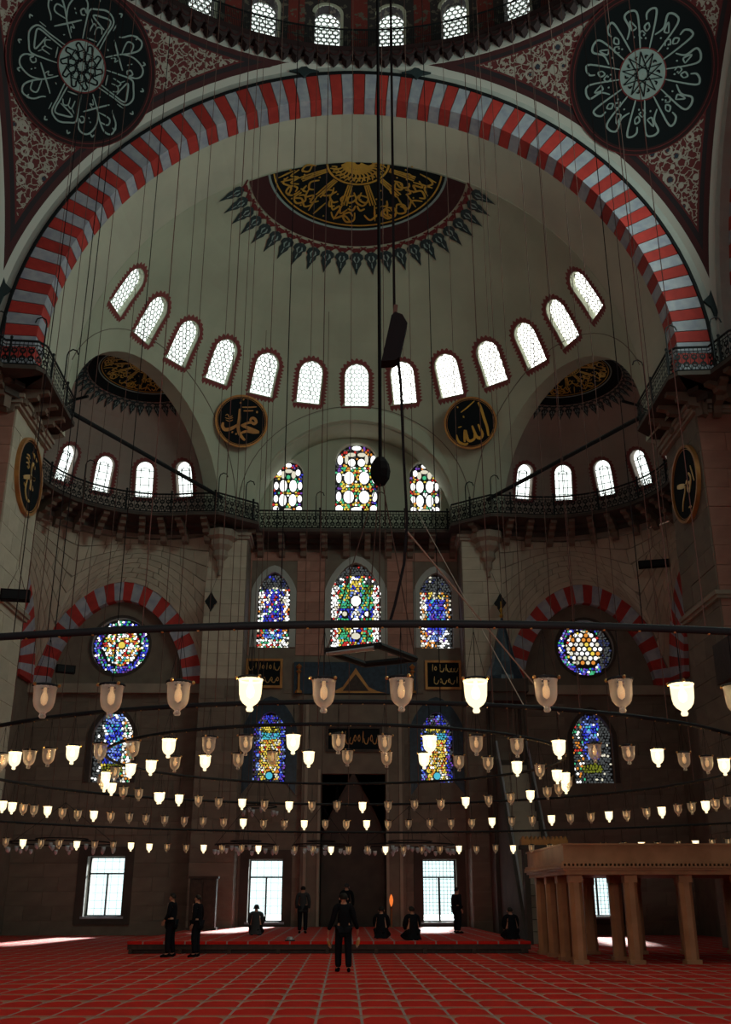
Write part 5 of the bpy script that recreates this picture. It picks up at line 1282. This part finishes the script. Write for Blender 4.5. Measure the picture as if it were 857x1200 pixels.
# hub frame and its main cable
o = empty('hub_frame', (.1, 20, 6.13)); tag(o, 'square dark steel frame hanging in the middle above the near bar', 'frame')
q = MB(); P4 = [(-.86, -.35), (.15, -.86), (.92, .30), (-.10, .84)]
for i in range(4): a, b = P4[i], P4[(i+1) % 4]; q.tube([(a[0], a[1], 0), (b[0], b[1], 0)], .07, 6)
q.build('steel_square', M['iron'], o)
q = MB(); q.tube([(P4[0][0], P4[0][1]-.02, -.05), (P4[1][0]*.4, P4[1][1], -.05)], .05, 6); q.build('steel_plate', M['steel'], o)
q = MB()
for a in P4: q.tube([(a[0], a[1], 0), (.22, 0, 4.0)], .012, 4)
q.build('sling', M['cord'], o)
q = MB(); q.ball((.22, 0, 4.0), .22, 8, sz=1.6); q.build('pulley_block', M['cord_dark'], o)
q = MB(); q.tube([(.22, 0, 4.2), (.22, 0, 44)], .045, 6); tag(q.build('main_cable'if 0 else 'hanging_cable', M['cord_dark']), 'thick dark vertical cable in the middle, left of the one with the black box', 'cable').location = (.1, 20, 6.13)
# power cable with a black box, dropping to the near bar
o = empty('power_cable', (0, 7.3, 3.5)); tag(o, 'thick dark cable with a loose lower end right of the centre', 'cable')
q = MB(); q.tube([(-.06, -.02, .0), (-.02, 0, .14), (.05, 0, .45), (.08, 0, .8), (.06, 0, 1.35), (.045, 0, 2.0), (.02, 0, 2.3), (.0, 0, 2.7), (0, 0, 12), (0, 0, 41.5)], [.012]*5+[.013]*5, 6); q.build('cable_sheath', M['cord_dark'], o)
o = empty('cable_box', (.0, 7.24, 5.86)); tag(o, 'black elongated box hanging slanted on the thick cable', 'box')
q = MB(); q.prism([(-.115, -.235), (.0, -.225), (.035, -.19), (.10, .12), (.06, .20), (.0, .225), (-.03, .19)], -.06, .06); q.build('box_body', M['cord_dark'], o)
q = MB(); q.tube([(.0, 0, .22), (.01, 0, .32)], .02, 6); q.build('collar', M['cord'], o)
# slanting pale stay wires
for a, b, r_, lab in (((.23, 10, 5.21), (2.44, 13.45, 3.87), .010, 'pale wire slanting down right from the thick cable to the lamps'), ((.6, 16.4, 8.3), (1.9, 13.0, 3.9), .006, 'faint wire slanting beside the right blue window')):
    q = MB(); q.tube([a, b], r_, 5); tag(q.build('stay_wire', M['cord_pale']), lab, 'wire', 'slanting stay wires')
# vertical suspension wires of the rings
WL = [(-2.94, 7.68, 'A'), (-5.11, 14.55, 'B'), (-9.21, 28.43, 'Af'), (-2.66, 7.61, 'A'), (-2.60, 7.6, 'A'), (-8.5, 29.18, 'Af'), (-7.68, 29.9, 'Af'), (-3.48, 13.45, 'B'), (-1.91, 7.45, 'A'), (-6.06, 31.02, 'Af'), (-4.73, 25.76, 'Bf'), (-4.77, 31.68, 'Af'), (-2.04, 12.92, 'B'), (-3.49, 26.54, 'Bf'), (-3.89, 32.02, 'Af'), (-2.44, 23.61, 'Cf'), (-0.87, 7.31, 'A'), (-1.75, 32.58, 'Af'), (-0.82, 15.91, 'C'), (-0.3, 27.3, 'Bf'), (0.57, 23.96, 'Cf'), (1.51, 27.09, 'Bf'), (1.13, 16.24, 'C'), (3.43, 32.37, 'Af'), (1.49, 12.91, 'B'), (4.7, 31.98, 'Af'), (3.89, 26.01, 'Bf'), (5.26, 31.76, 'Af'), (4.87, 25.2, 'Bf'), (2.69, 13.32, 'B'), (6.81, 30.99, 'Af'), (5.84, 24.02, 'Bf'), (7.93, 30.26, 'Af'), (1.83, 7.34, 'A'), (4.09, 14.13, 'B'), (2.06, 7.36, 'A'), (6.87, 21.6, 'Bf'), (2.32, 7.4, 'A')]
WL.sort(key=lambda t: t[0]/t[1]); cnt = {}
for x, y, k in WL:
    nm = k[0]; z = RING[nm][3]+.5; r_ = dict(A=.0040, B=.0062, C=.0075)[nm]*(2.6 if k == 'Af' else 1.5 if k == 'Bf' else 1.2 if k == 'Cf' else 1)
    cnt[nm] = cnt.get(nm, -1)+1
    q = MB(); q.tube([(x, y, z), (x, y, 35.0+12.0*math.sqrt(max(0, 1-((x*x+(y-20)**2)/196))))], r_, 4)
    tag(q.build('suspension_wire', M['cord'] if k.endswith('f') or random.random() < .5 else M['cord_dark']), f"thin vertical suspension wire of the {dict(A='outer', B='middle', C='inner')[nm]} lamp ring, {ordn(cnt[nm])} from the left", 'wire', 'suspension wires of the lamp rings')

# small unlit chandeliers near the far wall
M['dull_glass'] = mat('dull_glass', (.45, .52, .55), .15, spec=.9)
bl = MB(); bl.lathe([(.001, -.12), (.03, -.10), (.075, -.05), (.085, .03), (.09, .09), (.06, .09)], n=8); bl = bl.mesh('glass_cup', M['dull_glass'], True)
for x, y, r_, n, zz, lab in ((-12.0, 44.0, 2.1, 24, 3.35, 'unlit ring of bluish glass lamps above the left corner window'), (-4.6, 45.5, 1.3, 14, 3.35, 'unlit ring of bluish glass lamps above the left floor window of the recess'), (-1.4, 45.5, 1.2, 14, 3.35, 'unlit ring of bluish glass lamps left of the middle, far back'), (2.4, 45.5, 1.9, 24, 3.35, 'unlit ring of bluish glass lamps above the right floor window of the recess'), (-4.2, 46.5, .8, 10, 5.0, 'dark drum-shaped hanging lamp under the left golden window')):
    o = empty('small_chandelier', (x, y, zz+.35)); tag(o, lab, 'chandelier', 'small unlit chandeliers')
    q = MB(); q.tube([(r_*math.cos(2*PI*i/32), r_*math.sin(2*PI*i/32), 0) for i in range(32)], .03, 5, closed=True); q.tube([(r_*.5*math.cos(2*PI*i/24), r_*.5*math.sin(2*PI*i/24), .15) for i in range(24)], .025, 5, closed=True)
    for i in range(4): a = PI/2*i; q.tube([(r_*math.cos(a), r_*math.sin(a), 0), (0, 0, 1.6)], .01, 4)
    q.build('iron_ring', M['iron'], o)
    q = MB(); q.tube([(0, 0, 1.6), (0, 0, (25.3 if x < -10 else 21+math.sqrt(144-x*x-(y-37.65)**2))-zz-.35)], .012, 4); q.build('suspension_wire', M['cord'], o)
    for i in range(n):
        k = .5 if i % 3 == 2 else 1.0; a = 2*PI*i/n+.1
        p = link('glass_cup', bl, o); p.location = (r_*k*math.cos(a), r_*k*math.sin(a), -.28+(.15 if k < 1 else 0))

# ================================================================== PEOPLE
def skin_mesh(name, joints, edges, m, parent, sub=1, root=0):
    me = bpy.data.meshes.new(name); names = list(joints); me.from_pydata([joints[k][0] for k in names], [(names.index(a), names.index(b)) for a, b in edges], []); me.update()
    o = link(name, me, parent); md = o.modifiers.new('s', 'SKIN'); md.use_smooth_shade = True
    for i, k in enumerate(names):
        r_ = joints[k][1]; o.data.skin_vertices[0].data[i].radius = (r_, r_) if not isinstance(r_, tuple) else r_
        o.data.skin_vertices[0].data[i].use_root = (i == root)
    ss = o.modifiers.new('u', 'SUBSURF'); ss.levels = sub; ss.render_levels = sub
    bpy.context.view_layer.update(); dg_ = bpy.context.evaluated_depsgraph_get(); me2 = bpy.data.meshes.new_from_object(o.evaluated_get(dg_)); o.modifiers.clear(); o.data = me2; me2.materials.clear(); me2.materials.append(m); return o
def person(loc, rz, label, pose='stand', H=1.70, hand=((.20, .02, .0), (.20, .02, .0)), top='cloth', low='trouser', headturn=0, beard=False, scarf=False, stride=.0):
    """faces local +Y; feet on local z=0"""
    o = empty('person', loc, rz); tag(o, label, 'person'); k = H/1.72
    V = lambda x, y, z: (x*k, y*k, z*k)
    J = {}
    if pose == 'stand':
        J.update(pelvis=(V(0, 0, .95), .13), chest=(V(0, .01, 1.25), .13), neckb=(V(0, 0, 1.43), .07), neck=(V(0, .01, 1.50), .052), head=(V(0, .03, 1.60), .088), crown=(V(0, .02, 1.68), .06), nose=(V(0, .125, 1.59), .014))
        for s_, nm, st in ((-1, 'l', stride), (1, 'r', -stride)):
            J.update({'hip'+nm: (V(.10*s_, 0, .90), .095), 'knee'+nm: (V(.11*s_, .03+st*.5, .50), .062), 'ank'+nm: (V(.11*s_, -.02+st, .09), .042), 'toe'+nm: (V(.13*s_, .15+st, .035), .034)})
            hx, hy, hz = hand[0 if s_ < 0 else 1]
            J.update({'sh'+nm: (V(.19*s_, 0, 1.41), .062), 'el'+nm: (V((.25)*s_, -.03+hy*.4, 1.14), .045), 'wr'+nm: (V((hx+.05)*s_, hy+.02, .90+hz), .030), 'pa'+nm: (V((hx+.05)*s_, hy+.05, .83+hz), .030)})
    else:   # kneeling or sitting on the heels
        J.update(pelvis=(V(0, 0, .24), .19), chest=(V(0, .05, .55), .17), neckb=(V(0, .06, .72), .07), neck=(V(0, .08, .79), .052), head=(V(0, .11, .88), .088), crown=(V(0, .10, .96), .06), nose=(V(0, .20, .86), .014))
        for s_, nm in ((-1, 'l'), (1, 'r')):
            J.update({'hip'+nm: (V(.13*s_, .03, .20), .11), 'knee'+nm: (V(.20*s_, .42, .12), .075), 'ank'+nm: (V(.13*s_, .02, .055), .045), 'toe'+nm: (V(.10*s_, -.14, .035), .034)})
            J.update({'sh'+nm: (V(.20*s_, .05, .69), .066), 'el'+nm: (V(.24*s_, .12, .44), .055), 'wr'+nm: (V(.14*s_, .30, .32), .034), 'pa'+nm: (V(.12*s_, .37, .30), .030)})
    E_ = [('pelvis', 'chest'), ('chest', 'neckb'), ('neckb', 'neck'), ('neck', 'head'), ('head', 'crown'), ('head', 'nose')]
    for nm in 'lr':
        E_ += [('pelvis', 'hip'+nm), ('hip'+nm, 'knee'+nm), ('knee'+nm, 'ank'+nm), ('ank'+nm, 'toe'+nm), ('neckb', 'sh'+nm), ('sh'+nm, 'el'+nm), ('el'+nm, 'wr'+nm), ('wr'+nm, 'pa'+nm)]
        s_ = -1 if nm == 'l' else 1; wr, pa = Vector(J['wr'+nm][0]), Vector(J['pa'+nm][0]); d = (pa-wr).normalized(); side = Vector((0, 1, 0)) if abs(d.z) > .6 else Vector((1, 0, 0))
        for i, (off, L) in enumerate(((-.030, .070), (-.010, .080), (.010, .075), (.030, .060))):
            b = pa+side*off*k+d*.02; m1 = b+d*L*.55*k; m2 = b+d*L*k+Vector((-s_*.02, .0, 0))
            for t_, (q_, rr) in enumerate(((b, .011), (m1, .009), (m2, .007))): J[f'f{nm}{i}{t_}'] = (tuple(q_), rr)
            E_ += [('pa'+nm, f'f{nm}{i}0'), (f'f{nm}{i}0', f'f{nm}{i}1'), (f'f{nm}{i}1', f'f{nm}{i}2')]
        t1 = wr.lerp(pa, .5)+side*.04*k; t2 = t1+side*.02*k+d*.05*k; J['t'+nm+'1'] = (tuple(t1), .012); J['t'+nm+'2'] = (tuple(t2), .009); E_ += [('wr'+nm, 't'+nm+'1'), ('t'+nm+'1', 't'+nm+'2')]
    skin_mesh('body', J, E_, M['skin'], o)
    T_ = {a: (J[a][0], J[a][1]+.022) for a in ('pelvis', 'chest', 'neckb')}; TE = [('pelvis', 'chest'), ('chest', 'neckb')]
    hem = Vector(J['pelvis'][0])-Vector((0, 0, (.10 if pose == 'stand' else .04)*k)); T_['hem'] = (tuple(hem), .165); TE.append(('pelvis', 'hem'))
    for nm in 'lr':
        for a, e in (('sh', .026), ('el', .022), ('wr', .018)): T_[a+nm] = (J[a+nm][0], J[a+nm][1]+e)
        TE += [('neckb', 'sh'+nm), ('sh'+nm, 'el'+nm), ('el'+nm, 'wr'+nm)]
    skin_mesh('jacket', T_, TE, M[top], o)
    L_ = {'pelvis': (J['pelvis'][0], .15)}; LE = []
    for nm in 'lr':
        for a, e in (('hip', .02), ('knee', .028), ('ank', .036)): L_[a+nm] = (J[a+nm][0], J[a+nm][1]+e)
        LE += [('pelvis', 'hip'+nm), ('hip'+nm, 'knee'+nm), ('knee'+nm, 'ank'+nm)]
        sh = MB(); a, b = Vector(J['ank'+nm][0]), Vector(J['toe'+nm][0]); sh.tube([a-(b-a)*.35-Vector((0, 0, .03)), a-Vector((0, 0, .035)), b.lerp(a, .3), b+(b-a)*.2], [.035, .045, .045, .028], 8); 
        for i, v in enumerate(sh.v): sh.v[i] = (v[0], v[1], max(v[2], .002))
        sh.build('shoe' if pose == 'stand' else 'sock', M['cloth'], o, smooth=True)
    skin_mesh('trousers', L_, LE, M[low], o)
    hc = Vector(J['head'][0]); g = MB()
    rows_ = []
    for i in range(7):
        ph = PI*.62*i/6; rows_.append([(hc.x+.098*k*math.sin(ph)*math.cos(2*PI*j/12), hc.y-.018*k+.105*k*math.sin(ph)*math.sin(2*PI*j/12)-(.02*k*(i/6) if math.sin(2*PI*j/12) > 0 else 0)*2, hc.z+.02*k+.105*k*math.cos(ph)+(.05*k*(i/6) if math.sin(2*PI*j/12) > .2 else 0)) for j in range(13)])
    g.grid(rows_); g.build('scarf' if scarf else 'hair', M['cloth_grey' if scarf else 'hair'], o, smooth=True)
    g = MB()
    for s_ in (-1, 1): g.ball((hc.x+.033*k*s_, hc.y+.083*k, hc.z+.012*k), .010, 6)
    g.build('eyes', M['hair'], o)
    g = MB(); g.tube([(hc.x-.022*k, hc.y+.088*k, hc.z-.045*k), (hc.x, hc.y+.094*k, hc.z-.047*k), (hc.x+.022*k, hc.y+.088*k, hc.z-.045*k)], .005, 5); g.build('mouth', M['red_stone'], o)
    g = MB()
    for s_ in (-1, 1): g.ball((hc.x+.092*k*s_, hc.y, hc.z-.005*k), .022, 6, sz=1.3)
    g.build('ears', M['skin'], o)
    if beard: g = MB(); g.ball((hc.x, hc.y+.062*k, hc.z-.062*k), .048*k, 8); g.build('beard', M['hair'], o, smooth=True)
    return o, k
p, k = person((-5.40, 31.9, 0), R(80), 'left man of the two standing men, dark suit, facing left', H=1.72, hand=((.16, .12, .1), (.18, .05, 0)), stride=.05)
q = MB(); q.prism([(-.04, 1.30), (.04, 1.30), (.025, 1.46), (-.025, 1.46)], .12, .145); q.build('shirt_front', M['shirt'], p)
p, k = person((-4.66, 31.9, 0), R(72), 'right man of the two standing men, bearded, dark suit and light collar', H=1.68, beard=True, hand=((.17, .02, 0), (.16, .0, .0)))
q = MB(); q.prism([(-.05, 1.20), (.05, 1.20), (.035, 1.44), (-.035, 1.44)], .13, .155); q.build('shirt_front', M['shirt'], p)
p, k = person((-.40, 25.5, 0), R(8), 'man in dark clothes walking away in the middle, carrying pale slippers', H=1.70, hand=((.30, .06, .0), (.30, .05, .02)), stride=.10)
for s_, lab, dz in ((-1, 'pale orange slipper in the left hand of the walking man', -.16), (1, 'pale orange slipper in the right hand of the walking man', -.14)):
    h_ = empty('slipper', (-.40+s_*.335, 25.5+.1+s_*.05, .70+dz*.5), R(8)); h_.rotation_euler = (R(65), R(18*s_), R(8)); tag(h_, lab, 'slipper', 'carried slippers')
    q = MB(); q.prism([(.04*math.cos(2*PI*i/12), .13*math.sin(2*PI*i/12)) for i in range(12)], -.012, .012, axis='z'); q.build('sole', M['shirt'], h_)
    q = MB(); q.grid([[(.042*math.cos(PI*j/6), y_, .012+.045*math.sin(PI*j/6)) for j in range(7)] for y_ in (-.09, -.03, .03)]); q.build('strap', M['gold_frame'], h_)
person((-3.55, 39.2, .35), R(0), 'man kneeling in front of the left floor window, seen from behind', 'kneel', H=1.75, top='cloth_grey')
person((1.78, 34.6, .35), R(20), 'dark figure sitting left of the right floor window', 'kneel', H=1.70)
person((3.85, 41.0, .35), R(-60), 'slim figure standing in shadow at the right edge of the right floor window', H=1.62)
person((5.0, 35.2, .35), R(10), 'dark figure sitting at the foot of the pulpit stair', 'kneel', H=1.65)
person((-1.95, 41.0, .35), R(0), 'standing figure with grey top right of the left floor window', H=1.66, top='cloth_grey')
person((.82, 36.0, .35), R(-10), 'dark figure sitting in the middle before the prayer niche', 'kneel', H=1.68)
person((-.30, 43.5, .35), R(0), 'hooded figure standing far behind the walking man', H=1.78, scarf=True)
# small floor lantern on the platform edge
o = empty('floor_light', (-2.06, 34.0, .35)); tag(o, 'small round silvery floor fitting on the platform edge', 'light fitting')
q = MB(); q.lathe([(.12, 0), (.13, .05), (.08, .12), (.001, .13)], (0, 0, 0), 10); q.build('dome_cap', M['steel'], o); q = MB(); q.lathe([(.16, 0), (.16, .03), (.12, .03)], (0, 0, 0), 10); q.build('base', M['iron'], o)
